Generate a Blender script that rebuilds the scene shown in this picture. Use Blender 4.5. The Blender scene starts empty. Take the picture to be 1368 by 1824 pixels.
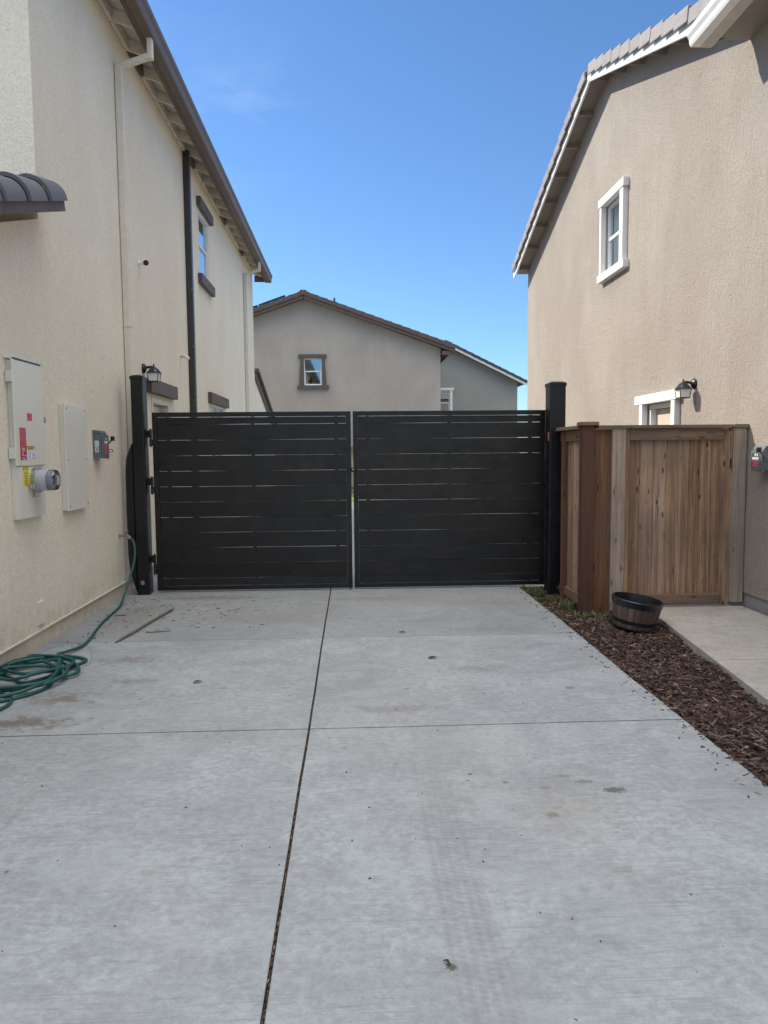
import bpy, bmesh, math, random
import numpy as np
from mathutils import Vector, Matrix
random.seed(7); R = random.Random(11)
C = bpy.context.scene.collection
scn = bpy.context.scene
rad = math.radians

# ------------------------------------------------------------ camera, sky, sun, exposure
YAW, PITCH, ROLL, FPX = 0.04183606, 0.08133648, 0.00896377, 1323.90381
cyw, syw, cp, sp = math.cos(YAW), math.sin(YAW), math.cos(PITCH), math.sin(PITCH)
fwd = Vector((syw*cp, cyw*cp, -sp)); rgt = Vector((cyw, -syw, 0)); dwn = fwd.cross(rgt)
cr, sr = math.cos(ROLL), math.sin(ROLL)
r2 = cr*rgt + sr*dwn; d2 = -sr*rgt + cr*dwn
cam_d = bpy.data.cameras.new('camera'); cam = bpy.data.objects.new('camera', cam_d); C.objects.link(cam)
M = Matrix.Identity(4)
for i in range(3):
    M[i][0] = r2[i]; M[i][1] = -d2[i]; M[i][2] = -fwd[i]
M[2][3] = 1.6
cam.matrix_world = M
cam_d.sensor_fit = 'VERTICAL'; cam_d.sensor_height = 36; cam_d.lens = 36*FPX/1824
cam_d.clip_end = 2000; cam_d.clip_start = 0.05
scn.camera = cam

SUN = Vector((-1, .5, .82)).normalized()           # towards the sun
EL = math.asin(SUN.z); AZ = math.atan2(SUN.x, SUN.y)
w = bpy.data.worlds.new('World'); scn.world = w; w.use_nodes = True
nt = w.node_tree; nt.nodes.clear()
N = nt.nodes.new; L = nt.links.new
sky = N('ShaderNodeTexSky'); sky.sky_type = 'NISHITA'; sky.sun_disc = False
sky.sun_elevation = EL; sky.sun_rotation = AZ; sky.altitude = 50
sky.air_density = 1.0; sky.dust_density = 0.15; sky.ozone_density = 5.0
bgn = N('ShaderNodeBackground'); bgn.inputs[1].default_value = 0.077
out = N('ShaderNodeOutputWorld')
# thin cirrus in the sky itself
tc = N('ShaderNodeTexCoord'); mp = N('ShaderNodeMapping'); mp.inputs['Scale'].default_value = (2.2, 5.0, 7.0); mp.inputs['Rotation'].default_value = (0, .5, .3)
nz = N('ShaderNodeTexNoise'); nz.inputs['Scale'].default_value = 1.6; nz.inputs['Detail'].default_value = 9; nz.inputs['Roughness'].default_value = .62; nz.inputs['Distortion'].default_value = .5
L(tc.outputs['Generated'], mp.inputs[0]); L(mp.outputs[0], nz.inputs['Vector'])
def blobmask(d, inner, outer):
    vd = N('ShaderNodeVectorMath'); vd.operation = 'DISTANCE'; vd.inputs[1].default_value = Vector(d).normalized()
    L(tc.outputs['Generated'], vd.inputs[0])
    m = N('ShaderNodeMapRange'); m.inputs[1].default_value = outer; m.inputs[2].default_value = inner
    m.inputs[3].default_value = 0; m.inputs[4].default_value = 1; m.interpolation_type = 'SMOOTHSTEP'
    L(vd.outputs['Value'], m.inputs[0]); return m.outputs[0]
a = blobmask((-.15, 1.05, .47), .0, .12); b = blobmask((-.23, 1.06, .625), .0, .08)
ad = N('ShaderNodeMath'); ad.operation = 'MAXIMUM'; L(a, ad.inputs[0]); L(b, ad.inputs[1])
cr_ = N('ShaderNodeMapRange'); cr_.inputs[1].default_value = .44; cr_.inputs[2].default_value = .78; cr_.inputs[4].default_value = .17
L(nz.outputs['Fac'], cr_.inputs[0])
ml = N('ShaderNodeMath'); ml.operation = 'MULTIPLY'; L(ad.outputs[0], ml.inputs[0]); L(cr_.outputs[0], ml.inputs[1])
mx = N('ShaderNodeMixRGB'); mx.inputs[2].default_value = (7.5, 7.8, 8.2, 1)
tn = N('ShaderNodeMixRGB'); tn.blend_type = 'MULTIPLY'; tn.inputs[0].default_value = 1; tn.inputs[2].default_value = (.78, .94, 1.06, 1)
L(sky.outputs[0], tn.inputs[1]); L(ml.outputs[0], mx.inputs[0]); L(tn.outputs[0], mx.inputs[1])
# broken cloud added overhead and behind, out of view, to brighten the shade
sx = N('ShaderNodeSeparateXYZ'); L(tc.outputs['Generated'], sx.inputs[0])
mk = N('ShaderNodeMapRange'); mk.interpolation_type = 'SMOOTHSTEP'; mk.inputs[1].default_value = .42; mk.inputs[2].default_value = .10; L(sx.outputs[1], mk.inputs[0])
mz = N('ShaderNodeMapRange'); mz.inputs[1].default_value = .45; mz.inputs[2].default_value = .85; L(sx.outputs[2], mz.inputs[0])
cn = N('ShaderNodeTexNoise'); cn.inputs['Scale'].default_value = 2.4; cn.inputs['Detail'].default_value = 8; cn.inputs['Roughness'].default_value = .6
L(tc.outputs['Generated'], cn.inputs['Vector'])
cm = N('ShaderNodeMapRange'); cm.interpolation_type = 'SMOOTHSTEP'; cm.inputs[1].default_value = .36; cm.inputs[2].default_value = .52; L(cn.outputs['Fac'], cm.inputs[0])
q1 = N('ShaderNodeMath'); q1.operation = 'MULTIPLY'; L(mk.outputs[0], q1.inputs[0]); L(mz.outputs[0], q1.inputs[1])
q2 = N('ShaderNodeMath'); q2.operation = 'MULTIPLY'; L(q1.outputs[0], q2.inputs[0]); L(cm.outputs[0], q2.inputs[1])
mc = N('ShaderNodeMixRGB'); mc.inputs[2].default_value = (20.0, 19.2, 17.8, 1)
L(q2.outputs[0], mc.inputs[0]); L(mx.outputs[0], mc.inputs[1]); L(mc.outputs[0], bgn.inputs[0]); L(bgn.outputs[0], out.inputs[0])

sl = bpy.data.lights.new('sun', 'SUN'); sl.energy = 2.6; sl.angle = rad(.55); sl.color = (1, .93, .83)
so = bpy.data.objects.new('sun', sl); C.objects.link(so)
so.rotation_euler = SUN.to_track_quat('Z', 'Y').to_euler(); so.location = (-20, 10, 20)
scn.view_settings.view_transform = 'Standard'; scn.view_settings.look = 'None'
scn.view_settings.exposure = 1.22; scn.view_settings.gamma = 1

# ------------------------------------------------------------ materials
def mat(name, col=(.5,.5,.5), rough=.7, metal=0, spec=.5):
    m = bpy.data.materials.new(name); m.use_nodes = True
    p = m.node_tree.nodes['Principled BSDF']
    p.inputs['Base Color'].default_value = (*col, 1); p.inputs['Roughness'].default_value = rough
    p.inputs['Metallic'].default_value = metal; p.inputs['Specular IOR Level'].default_value = spec
    return m
class G:
    """small node graph helper"""
    def __init__(s, m): s.m = m; s.t = m.node_tree; s.p = s.t.nodes['Principled BSDF']; s._pos = None
    def n(s, kind, **kw):
        x = s.t.nodes.new(kind)
        for k, v in kw.items():
            if k in x.inputs.keys() if isinstance(k, str) else False: x.inputs[k].default_value = v
            else: setattr(x, k, v)
        return x
    def l(s, a, b): s.t.links.new(a, b)
    def pos(s):
        if not s._pos: s._pos = s.n('ShaderNodeNewGeometry')
        return s._pos.outputs['Position']
    def mapped(s, scale=(1,1,1), src=None, loc=(0,0,0), rot=(0,0,0)):
        x = s.n('ShaderNodeMapping'); x.inputs['Scale'].default_value = scale; x.inputs['Location'].default_value = loc; x.inputs['Rotation'].default_value = rot
        s.l(src or s.pos(), x.inputs[0]); return x.outputs[0]
    def noise(s, scale=5, detail=4, rough=.5, vec=None, dist=0):
        x = s.n('ShaderNodeTexNoise'); x.inputs['Scale'].default_value = scale; x.inputs['Detail'].default_value = detail
        x.inputs['Roughness'].default_value = rough; x.inputs['Distortion'].default_value = dist
        s.l(vec or s.pos(), x.inputs['Vector']); return x.outputs['Fac']
    def rng(s, v, a, b, c=0, d=1, smooth=False):
        x = s.n('ShaderNodeMapRange')
        if smooth: x.interpolation_type = 'SMOOTHSTEP'
        for i, q in enumerate((a, b, c, d)): x.inputs[i+1].default_value = q
        s.l(v, x.inputs[0]); return x.outputs[0]
    def math(s, op, a, b):
        x = s.n('ShaderNodeMath'); x.operation = op
        for i, q in enumerate((a, b)):
            if isinstance(q, (int, float)): x.inputs[i].default_value = q
            else: s.l(q, x.inputs[i])
        return x.outputs[0]
    def mix(s, f, a, b, mode='MIX'):
        x = s.n('ShaderNodeMixRGB'); x.blend_type = mode
        for i, q in enumerate((f, a, b)):
            if isinstance(q, (int, float)): x.inputs[i].default_value = q
            elif isinstance(q, tuple): x.inputs[i].default_value = (*q, 1)
            else: s.l(q, x.inputs[i])
        return x.outputs[0]
    def col(s, c): s.l(c, s.p.inputs['Base Color'])
    def rough(s, c): s.l(c, s.p.inputs['Roughness'])
    def bump(s, h, strength=.5, dist=.01):
        x = s.n('ShaderNodeBump'); x.inputs['Strength'].default_value = strength; x.inputs['Distance'].default_value = dist
        s.l(h, x.inputs['Height']); s.l(x.outputs[0], s.p.inputs['Normal'])

def stucco(name, ca, cb, depth=.012, strength=.8, sc=1.0, streak=.5, speck=.25):
    m = mat(name, ca, .92, spec=.25); g = G(m)
    big = g.noise(.9, 4, .55, g.mapped((1, 1, .7)))
    st = g.noise(1, 5, .6, g.mapped((9, 9, .9)))
    f = g.mix(streak, big, st)
    c = g.mix(g.rng(f, .36, .64), ca, cb)
    grain = g.noise(58*sc, 5, .72, g.mapped((1, 1, .8)), .35)
    worm = g.noise(17*sc, 4, .6, g.mapped((1, 1, .42)), 1.2)
    pit = g.rng(grain, .40, .47, 1, 0)
    hi_ = g.rng(grain, .54, .62)
    dk = tuple(q*.52 for q in ca)
    c = g.mix(g.math('MULTIPLY', hi_, speck*.6), c, tuple(min(.92, q*1.22) for q in cb))
    c = g.mix(g.math('MULTIPLY', pit, speck), c, dk)
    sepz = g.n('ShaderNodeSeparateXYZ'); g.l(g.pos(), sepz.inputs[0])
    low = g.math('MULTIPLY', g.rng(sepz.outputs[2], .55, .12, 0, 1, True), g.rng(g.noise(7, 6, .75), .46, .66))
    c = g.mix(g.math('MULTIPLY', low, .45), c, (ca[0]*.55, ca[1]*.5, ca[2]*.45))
    drip = g.noise(1, 4, .6, g.mapped((5, 5, .35), None, (2, 2, 0)))
    c = g.mix(g.math('MULTIPLY', g.rng(drip, .54, .70), .09), c, tuple(q*.66 for q in ca))
    g.col(c)
    h = g.math('ADD', g.math('MULTIPLY', g.rng(grain, .3, .7), .6), g.math('MULTIPLY', g.rng(worm, .35, .65), .55))
    g.bump(h, strength, depth)
    return m
def painted(name, ca, rough=.6, var=.06, spec=.4, bs=.15, scale=12):
    m = mat(name, ca, rough, spec=spec); g = G(m)
    f = g.noise(scale, 5, .6)
    g.col(g.mix(g.rng(f, .3, .7), tuple(q*(1-var*1.5) for q in ca), tuple(min(1, q*(1+var)) for q in ca)))
    g.rough(g.rng(g.noise(scale*2.5, 3), .3, .7, max(.05, rough-.1), min(1, rough+.1)))
    g.bump(g.noise(160, 3), bs, .002)
    return m
def wood(name, ca, cb, ck, axis='z', rough=.8, knots=1.0):
    m = mat(name, ca, rough, spec=.25); g = G(m)
    geo = g.n('ShaderNodeNewGeometry'); 
    rnd = geo.outputs['Random Per Island']
    off = g.n('ShaderNodeCombineXYZ'); g.l(g.math('MULTIPLY', rnd, 37.0), off.inputs[0]); g.l(g.math('MULTIPLY', rnd, 91.0), off.inputs[2]); g.l(g.math('MULTIPLY', rnd, 53.0), off.inputs[1])
    ad = g.n('ShaderNodeVectorMath'); ad.operation = 'ADD'; g.l(geo.outputs['Position'], ad.inputs[0]); g.l(off.outputs[0], ad.inputs[1])
    P = ad.outputs[0]
    s_ = {'z': (26, 26, .9), 'x': (.9, 26, 26), 'y': (26, .9, 26)}[axis]
    k_ = {'z': (11, 11, 3.6), 'x': (3.6, 11, 11), 'y': (11, 3.6, 11)}[axis]
    vo = g.n('ShaderNodeTexVoronoi'); vo.inputs['Scale'].default_value = 1; vo.inputs['Randomness'].default_value = 1
    g.l(g.mapped(k_, P), vo.inputs['Vector'])
    kd = vo.outputs['Distance']
    # grain bends round the knots
    sw = g.rng(kd, 0, .30, 1, 0, True)
    add2 = g.n('ShaderNodeVectorMath'); add2.operation = 'ADD'; g.l(g.mapped(s_, P), add2.inputs[0])
    cx = g.n('ShaderNodeCombineXYZ'); g.l(g.math('MULTIPLY', sw, .9), cx.inputs[0]); g.l(cx.outputs[0], add2.inputs[1])
    gr = g.noise(1, 6, .65, add2.outputs[0], .3)
    fine = g.noise(3.3, 4, .6, add2.outputs[0])
    c = g.mix(g.rng(gr, .36, .62), ca, cb)
    c = g.mix(g.math('MULTIPLY', g.rng(fine, .52, .68), .6), c, ck)
    c = g.mix(g.math('MULTIPLY', g.rng(kd, .07, .16, 1, 0, True), .95*knots), c, ck)
    wt = g.noise(1.6, 3, .5)
    c = g.mix(g.math('MULTIPLY', g.rng(wt, .42, .62), .5), c, tuple(q*.62+.035 for q in ca))
    hs = g.n('ShaderNodeHueSaturation'); g.l(c, hs.inputs['Color']); g.l(g.rng(rnd, 0, 1, .78, 1.38), hs.inputs['Value'])
    g.l(g.rng(rnd, 0, 1, 1.15, .85), hs.inputs['Saturation'])
    g.col(hs.outputs[0]); g.bump(g.math('ADD', gr, g.math('MULTIPLY', fine, .5)), .5, .004)
    return m

cream_st = stucco('cream_stucco', (.785, .71, .575), (.84, .785, .66), .009, .75, 1.15, .25, .30)
cream_paint = painted('cream_paint', (.70, .645, .54), .6)
cream_found = painted('cream_foundation', (.56, .50, .41), .85, .12, .2, .6, 7)
brown_paint = painted('brown_paint', (.125, .092, .078), .55, spec=.25)
brown_gut = painted('brown_gutter', (.135, .10, .085), .5, .05, .35, .02)
taupe_st = stucco('taupe_stucco', (.375, .325, .275), (.445, .393, .338), .015, 1.0, 1.2, .14, .48)
taupe_paint = painted('taupe_paint', (.27, .235, .205), .6)
taupe_found = painted('taupe_foundation', (.30, .28, .27), .85, .1, .2, .5, 6)
white_trim = stucco('white_trim_stucco', (.74, .73, .70), (.78, .77, .74), .004, .45, 2.0, .3, .3)
white_paint = painted('white_paint', (.76, .755, .73), .4, .04)
vinyl = painted('white_vinyl', (.8, .8, .8), .35, .02, .5, .02)
black_paint = painted('black_powder_coat', (.0125, .0105, .0098), .36, .3, .38, .12, 4)
black_post = painted('black_post_paint', (.007, .007, .009), .36, .2, .4, .1, 3)
black_rub = painted('black_plastic', (.015, .016, .018), .3, .1, .5, .1)
grey_paint = painted('grey_box_paint', (.12, .14, .145), .42, .05, .5, .03)
panel_paint = painted('panel_paint', (.69, .665, .59), .4, .02, .5, .03)
steel = mat('galvanised_steel', (.5, .5, .5), .35, .9)
brass = painted('weathered_brass', (.22, .19, .14), .45, .2)
meter_grey = mat('meter_plastic', (.42, .44, .48), .2, 0, .5)
back_st = stucco('greige_stucco', (.375, .338, .295), (.43, .39, .343), .01, .5, .6, .12, .2)
green_st = stucco('sage_stucco', (.285, .285, .255), (.325, .325, .29), .01, .5, .6, .12, .2)
dark_room = mat('dark_interior', (.03, .032, .035), .9)
blind_m = mat('blind_slat', (.78, .78, .75), .6)
red_l = mat('red_label', (.42, .022, .05), .45)
pink_t = mat('label_print_pink', (.68, .22, .26), .5)
white_l = mat('white_label', (.72, .74, .80), .45)
ink = mat('label_ink', (.06, .06, .08), .5)
grey_ink = mat('label_grey_ink', (.38, .40, .50), .5)
orange_l = mat('orange_label', (.75, .42, .05), .45)
yellow_l = mat('yellow_label', (.72, .62, .05), .45)
chip_m = None

def tile_mat(name, ca, cb):
    m = mat(name, ca, .75, spec=.3); g = G(m)
    rnd = g.n('ShaderNodeNewGeometry').outputs['Random Per Island']
    c = g.mix(rnd, ca, cb); n = g.noise(9, 5, .65)
    c = g.mix(g.math('MULTIPLY', g.rng(n, .45, .75), .4), c, tuple(q*.6 for q in ca))
    g.col(c); g.bump(g.noise(70, 4), .4, .004); return m
tile_grey = tile_mat('grey_roof_tile', (.255, .24, .24), (.32, .29, .28))
tile_slate = tile_mat('slate_barrel_tile', (.125, .13, .15), (.165, .165, .18))
tile_brown = tile_mat('brown_roof_tile', (.13, .095, .08), (.10, .085, .075))
tile_dark = tile_mat('dark_roof_tile', (.06, .065, .06), (.09, .09, .085))

glass = mat('window_glass', (.02, .03, .035), .02)
g = G(glass)
tr = g.n('ShaderNodeBsdfTransparent'); tr.inputs[0].default_value = (.72, .80, .78, 1)
gl = g.n('ShaderNodeBsdfGlossy'); gl.inputs['Roughness'].default_value = .015; gl.inputs[0].default_value = (.85, .95, 1, 1)
fr = g.n('ShaderNodeFresnel'); fr.inputs[0].default_value = 1.7
ms = g.n('ShaderNodeMixShader'); g.l(g.rng(fr.outputs[0], 0, .5, .28, 1), ms.inputs[0]); g.l(tr.outputs[0], ms.inputs[1]); g.l(gl.outputs[0], ms.inputs[2])
g.l(ms.outputs[0], g.t.nodes['Material Output'].inputs[0])
frost = mat('frosted_lantern_glass', (.78, .78, .74), .35)
meter_glass = mat('meter_glass', (.9, .93, .97), .03)
g = G(meter_glass)
tr = g.n('ShaderNodeBsdfTransparent'); tr.inputs[0].default_value = (.9, .93, .97, 1); gl = g.n('ShaderNodeBsdfGlossy'); gl.inputs['Roughness'].default_value = .03
fr = g.n('ShaderNodeFresnel'); ms = g.n('ShaderNodeMixShader'); g.l(g.rng(fr.outputs[0], 0, 1, .06, 1), ms.inputs[0]); g.l(tr.outputs[0], ms.inputs[1]); g.l(gl.outputs[0], ms.inputs[2]); g.l(ms.outputs[0], g.t.nodes['Material Output'].inputs[0])
hose_m = painted('green_hose_rubber', (.012, .085, .075), .42, .12, .5, .05, 9)

# wood family
wood_fence = wood('weathered_cedar', (.20, .122, .078), (.42, .27, .175), (.055, .03, .02), knots=1.05)
wood_x = wood('weathered_cedar_rail', (.17, .115, .08), (.25, .175, .125), (.07, .045, .03), 'x')
wood_y = wood('cedar_rail_along', (.20, .125, .075), (.29, .19, .12), (.07, .045, .03), 'y')
wood_light = wood('pale_cedar_post', (.29, .225, .175), (.45, .37, .30), (.13, .09, .07))
wood_brown = wood('brown_cedar_board', (.13, .065, .038), (.20, .11, .065), (.05, .03, .02))
wood_red = wood('red_stained_post', (.085, .045, .033), (.115, .06, .045), (.07, .032, .025), knots=.15)
wood_stick = wood('grey_stake', (.11, .09, .072), (.18, .145, .115), (.07, .05, .04), 'y')

# concrete
def concrete(name, base, detail=True, stains=()):
    m = mat(name, base, .85, spec=.25); g = G(m)
    lo = tuple(q*.80 for q in base); hi = tuple(min(1, q*1.13) for q in base)
    n1 = g.noise(1.1, 6, .6, g.mapped((1, 1, 1)), .6)
    n2 = g.noise(6.5, 6, .7, g.mapped((1, 1.1, 1)))
    f = g.mix(.45, n1, n2)
    c = g.mix(g.rng(f, .38, .60), lo, hi)
    n3 = g.noise(26, 6, .75, g.mapped((.85, 1.1, 1)), .3)
    c = g.mix(g.rng(n3, .40, .62, .0, .72), c, tuple(q*.66 for q in base))
    n4 = g.noise(3.1, 5, .65, g.mapped((1, 1, 1), None, (3, 9, 0)), .8)
    c = g.mix(g.math('MULTIPLY', g.rng(n4, .48, .60), .28), c, tuple(min(1, q*1.22) for q in base))
    warm = g.noise(.75, 4, .6, g.mapped((1, 1, 1), None, (7, 3, 0)))
    c = g.mix(g.math('MULTIPLY', g.rng(warm, .5, .72), .30), c, (base[0]*.98, base[1]*.88, base[2]*.78))
    broom = g.noise(1, 5, .7, g.mapped((3.4, 85, 1)), .25)
    brm = g.noise(1.9, 4, .65)
    bl = g.math('MULTIPLY', g.rng(broom, .52, .64), g.rng(brm, .40, .60))
    c = g.mix(g.math('MULTIPLY', bl, .62), c, tuple(q*.55 for q in base))
    sand = g.noise(130, 4, .75)
    c = g.mix(g.math('MULTIPLY', g.rng(sand, .52, .68), .42), c, tuple(q*.62 for q in base))
    c = g.mix(g.math('MULTIPLY', g.rng(sand, .45, .3), .26), c, tuple(min(1, q*1.3) for q in base))
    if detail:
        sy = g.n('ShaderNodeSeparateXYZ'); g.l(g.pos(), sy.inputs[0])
        # darker tone from the cross joint short of the gate onwards
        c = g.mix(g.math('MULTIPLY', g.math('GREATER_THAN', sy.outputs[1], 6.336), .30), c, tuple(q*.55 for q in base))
        vo = g.n('ShaderNodeTexVoronoi'); vo.inputs['Scale'].default_value = 4.2
        g.l(g.mapped((1, 1, 0)), vo.inputs['Vector'])
        sz = g.n('ShaderNodeSeparateColor'); g.l(vo.outputs['Color'], sz.inputs[0])
        wob = g.noise(60, 3, .6)
        th = g.math('MULTIPLY', g.rng(sz.outputs[0], .55, 1.0, 0, .10), g.rng(wob, .35, .6, .3, 1.2))
        sp_ = g.math('LESS_THAN', vo.outputs['Distance'], th)
        c = g.mix(g.math('MULTIPLY', sp_, g.rng(sz.outputs[1], 0, 1, .12, .5)), c, (base[0]*.36, base[1]*.33, base[2]*.30))
        # tread marks of tyres, faint
        sep = g.n('ShaderNodeSeparateXYZ'); g.l(g.pos(), sep.inputs[0])
        for x0, hw in ((.405, .10), (-1.55, .10)):
            dx = g.math('ABSOLUTE', g.math('SUBTRACT', g.math('ADD', sep.outputs[0], g.math('MULTIPLY', sep.outputs[1], .012)), x0), 0)
            band = g.rng(dx, hw, hw*.8, 0, 1, True)
            fy = g.math('MULTIPLY', g.rng(sep.outputs[1], 4.15, 2.6), 1)
            tread = g.n('ShaderNodeTexWave'); tread.wave_type = 'BANDS'; tread.bands_direction = 'Y'
            tread.inputs['Scale'].default_value = 13; tread.inputs['Distortion'].default_value = 4; tread.inputs['Detail'].default_value = 2
            g.l(g.mapped((.6, 1, 1), None, (0, 0, 0), (0, 0, .5)), tread.inputs['Vector'])
            rib = g.n('ShaderNodeTexWave'); rib.wave_type = 'BANDS'; rib.bands_direction = 'X'; rib.inputs['Scale'].default_value = 9; rib.inputs['Distortion'].default_value = .3; g.l(g.pos(), rib.inputs['Vector'])
            tt = g.math('MULTIPLY', g.rng(rib.outputs['Fac'], .2, .8, .45, 1), g.rng(tread.outputs['Fac'], .2, .8, .5, 1))
            c = g.mix(g.math('MULTIPLY', g.math('MULTIPLY', band, tt), g.math('MULTIPLY', fy, .42)), c, (.20, .19, .19))
    sd = g.noise(11, 5, .7); sd2 = g.noise(48, 5, .75)
    flat = g.n('ShaderNodeVectorMath'); flat.operation = 'MULTIPLY'; flat.inputs[1].default_value = (1, 1, 0); g.l(g.pos(), flat.inputs[0])
    for (x, y, rx, ry, st, colr, soft) in stains:
        mp_ = g.n('ShaderNodeMapping'); mp_.inputs['Location'].default_value = (-x/rx, -y/ry, 0); mp_.inputs['Scale'].default_value = (1/rx, 1/ry, 1)
        g.l(flat.outputs[0], mp_.inputs[0])
        le = g.n('ShaderNodeVectorMath'); le.operation = 'LENGTH'; g.l(mp_.outputs[0], le.inputs[0])
        src = sd if soft else sd2
        r_ = g.math('ADD', le.outputs['Value'], g.rng(src, .3, .7, -.75 if soft else -.45, .75 if soft else .45))
        k = g.rng(r_, 1.1 if soft else 1.12, .1 if soft else .55, 0, st, True)
        c = g.mix(k, c, colr)
    g.col(c)
    h = g.math('ADD', g.math('MULTIPLY', broom, .7), g.math('MULTIPLY', sand, .35))
    g.bump(h, .45, .003)
    return m
BR = (.14, .10, .072); DK = (.10, .09, .08); GY = (.22, .215, .21)
stains = [(1.217, 3.337, .06, .035, .8, DK, 0), (1.10, 3.43, .05, .02, .5, DK, 0), (1.02, 3.50, .05, .015, .4, DK, 0), (.862, 3.114, .035, .025, .6, (.16, .12, .08), 0), (.90, 3.18, .03, .02, .35, (.2, .16, .12), 0),
    (.894, 3.38, .035, .018, .5, (.15, .12, .07), 0), (.502, 3.278, .05, .035, .38, (.24, .2, .15), 0), (1.447, 4.844, .04, .03, .6, DK, 0),
    (.234, 4.519, .28, .12, .35, BR, 1), (.943, 5.338, .28, .10, .35, BR, 1), (-1.758, 5.761, .28, .12, .45, BR, 1), (-2.0, 4.42, .42, .13, .75, BR, 1),
    (-1.95, 4.85, .30, .14, .6, BR, 1), (-1.55, 5.2, .22, .08, .35, BR, 1), (.290, 2.177, .022, .018, .9, DK, 0), (.26, 2.21, .03, .02, .3, GY, 0), (1.013, 2.674, .05, .03, .45, (.2, .17, .12), 0),
    (.96, 3.2, .35, .35, .22, (.30, .25, .18), 1), (.564, 3.55, .014, .012, .8, DK, 0), (.54, 3.48, .012, .010, .7, DK, 0), (.72, 3.45, .018, .014, .7, DK, 0),
    (-.32, 2.67, .03, .022, .35, GY, 0), (-.62, 2.45, .03, .025, .35, GY, 0), (-.81, 2.76, .03, .022, .32, GY, 0), (-1.35, 2.8, .012, .012, .8, DK, 0), (.12, 2.35, .03, .02, .3, GY, 0),
    (-.9, 5.0, .04, .02, .45, DK, 0), (.35, 4.9, .028, .02, .5, DK, 0), (-.9, 7.2, .9, .5, .42, (.24, .22, .21), 1), (.9, 7.8, .9, .4, .45, (.25, .235, .22), 1), (-2.2, 7.4, .35, .9, .5, (.2, .18, .165), 1),
    (-1.6, 8.2, .7, .15, .6, (.17, .15, .14), 1), (1.2, 6.5, .5, .16, .35, (.2, .17, .14), 1), (.1, 8.0, .6, .15, .4, (.19, .17, .155), 1), (.6, 6.9, .4, .1, .35, (.2, .17, .15), 1), (-.8, 5.6, .3, .12, .3, (.2, .17, .14), 1), (1.6, 7.6, .3, .3, .35, (.2, .18, .16), 1), (.3, 7.1, .35, .10, .25, (.2, .18, .16), 1), (-1.1, 6.0, .35, .12, .22, (.24, .2, .17), 1)]
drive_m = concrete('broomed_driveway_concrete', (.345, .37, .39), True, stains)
walk_m = concrete('beige_walk_concrete', (.45, .43, .40), False)
joint_m = mat('joint_dirt', (.05, .035, .025), 1); g = G(joint_m); g.col(g.mix(g.rng(g.noise(70, 4), .4, .6), (.02, .015, .012), (.12, .085, .06))); g.bump(g.noise(120, 3), 1, .006)
soil_m = mat('dark_soil', (.045, .033, .027), 1); g = G(soil_m); g.col(g.mix(g.rng(g.noise(40, 5), .35, .65), (.025, .018, .015), (.085, .06, .048))); g.bump(g.noise(50, 5), 1, .03)
chip_m = mat('bark_mulch', (.1, .07, .055), .9, spec=.2); g = G(chip_m)
geo = g.n('ShaderNodeNewGeometry'); rp = g.n('ShaderNodeValToRGB'); g.l(geo.outputs['Random Per Island'], rp.inputs[0])
els = rp.color_ramp.elements; els[0].color = (.045, .027, .022, 1); els[1].color = (.40, .31, .26, 1)
e = els.new(.45); e.color = (.11, .068, .055, 1); e = els.new(.80); e.color = (.18, .122, .10, 1); e = els.new(.94); e.color = (.27, .20, .165, 1)
g.col(g.mix(g.math('MULTIPLY', g.noise(140, 3), .6), rp.outputs[0], (.04, .025, .02)))
lawn_m = mat('lawn', (.09, .17, .03), .9); g = G(lawn_m); g.col(g.mix(g.noise(30, 4), (.06, .12, .02), (.16, .26, .05)))
weed_m = mat('weed_leaf', (.06, .11, .03), .6); g = G(weed_m); g.col(g.mix(g.n('ShaderNodeNewGeometry').outputs['Random Per Island'], (.035, .07, .02), (.12, .17, .055)))
dirt_far = mat('pale_ground', (.30, .27, .22), 1); g = G(dirt_far); g.col(g.mix(g.noise(.4, 6), (.22, .2, .15), (.34, .31, .26)))
pot_m = wood('pot_stave_brown', (.10, .062, .048), (.18, .115, .09), (.04, .028, .024), knots=.1)

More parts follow.
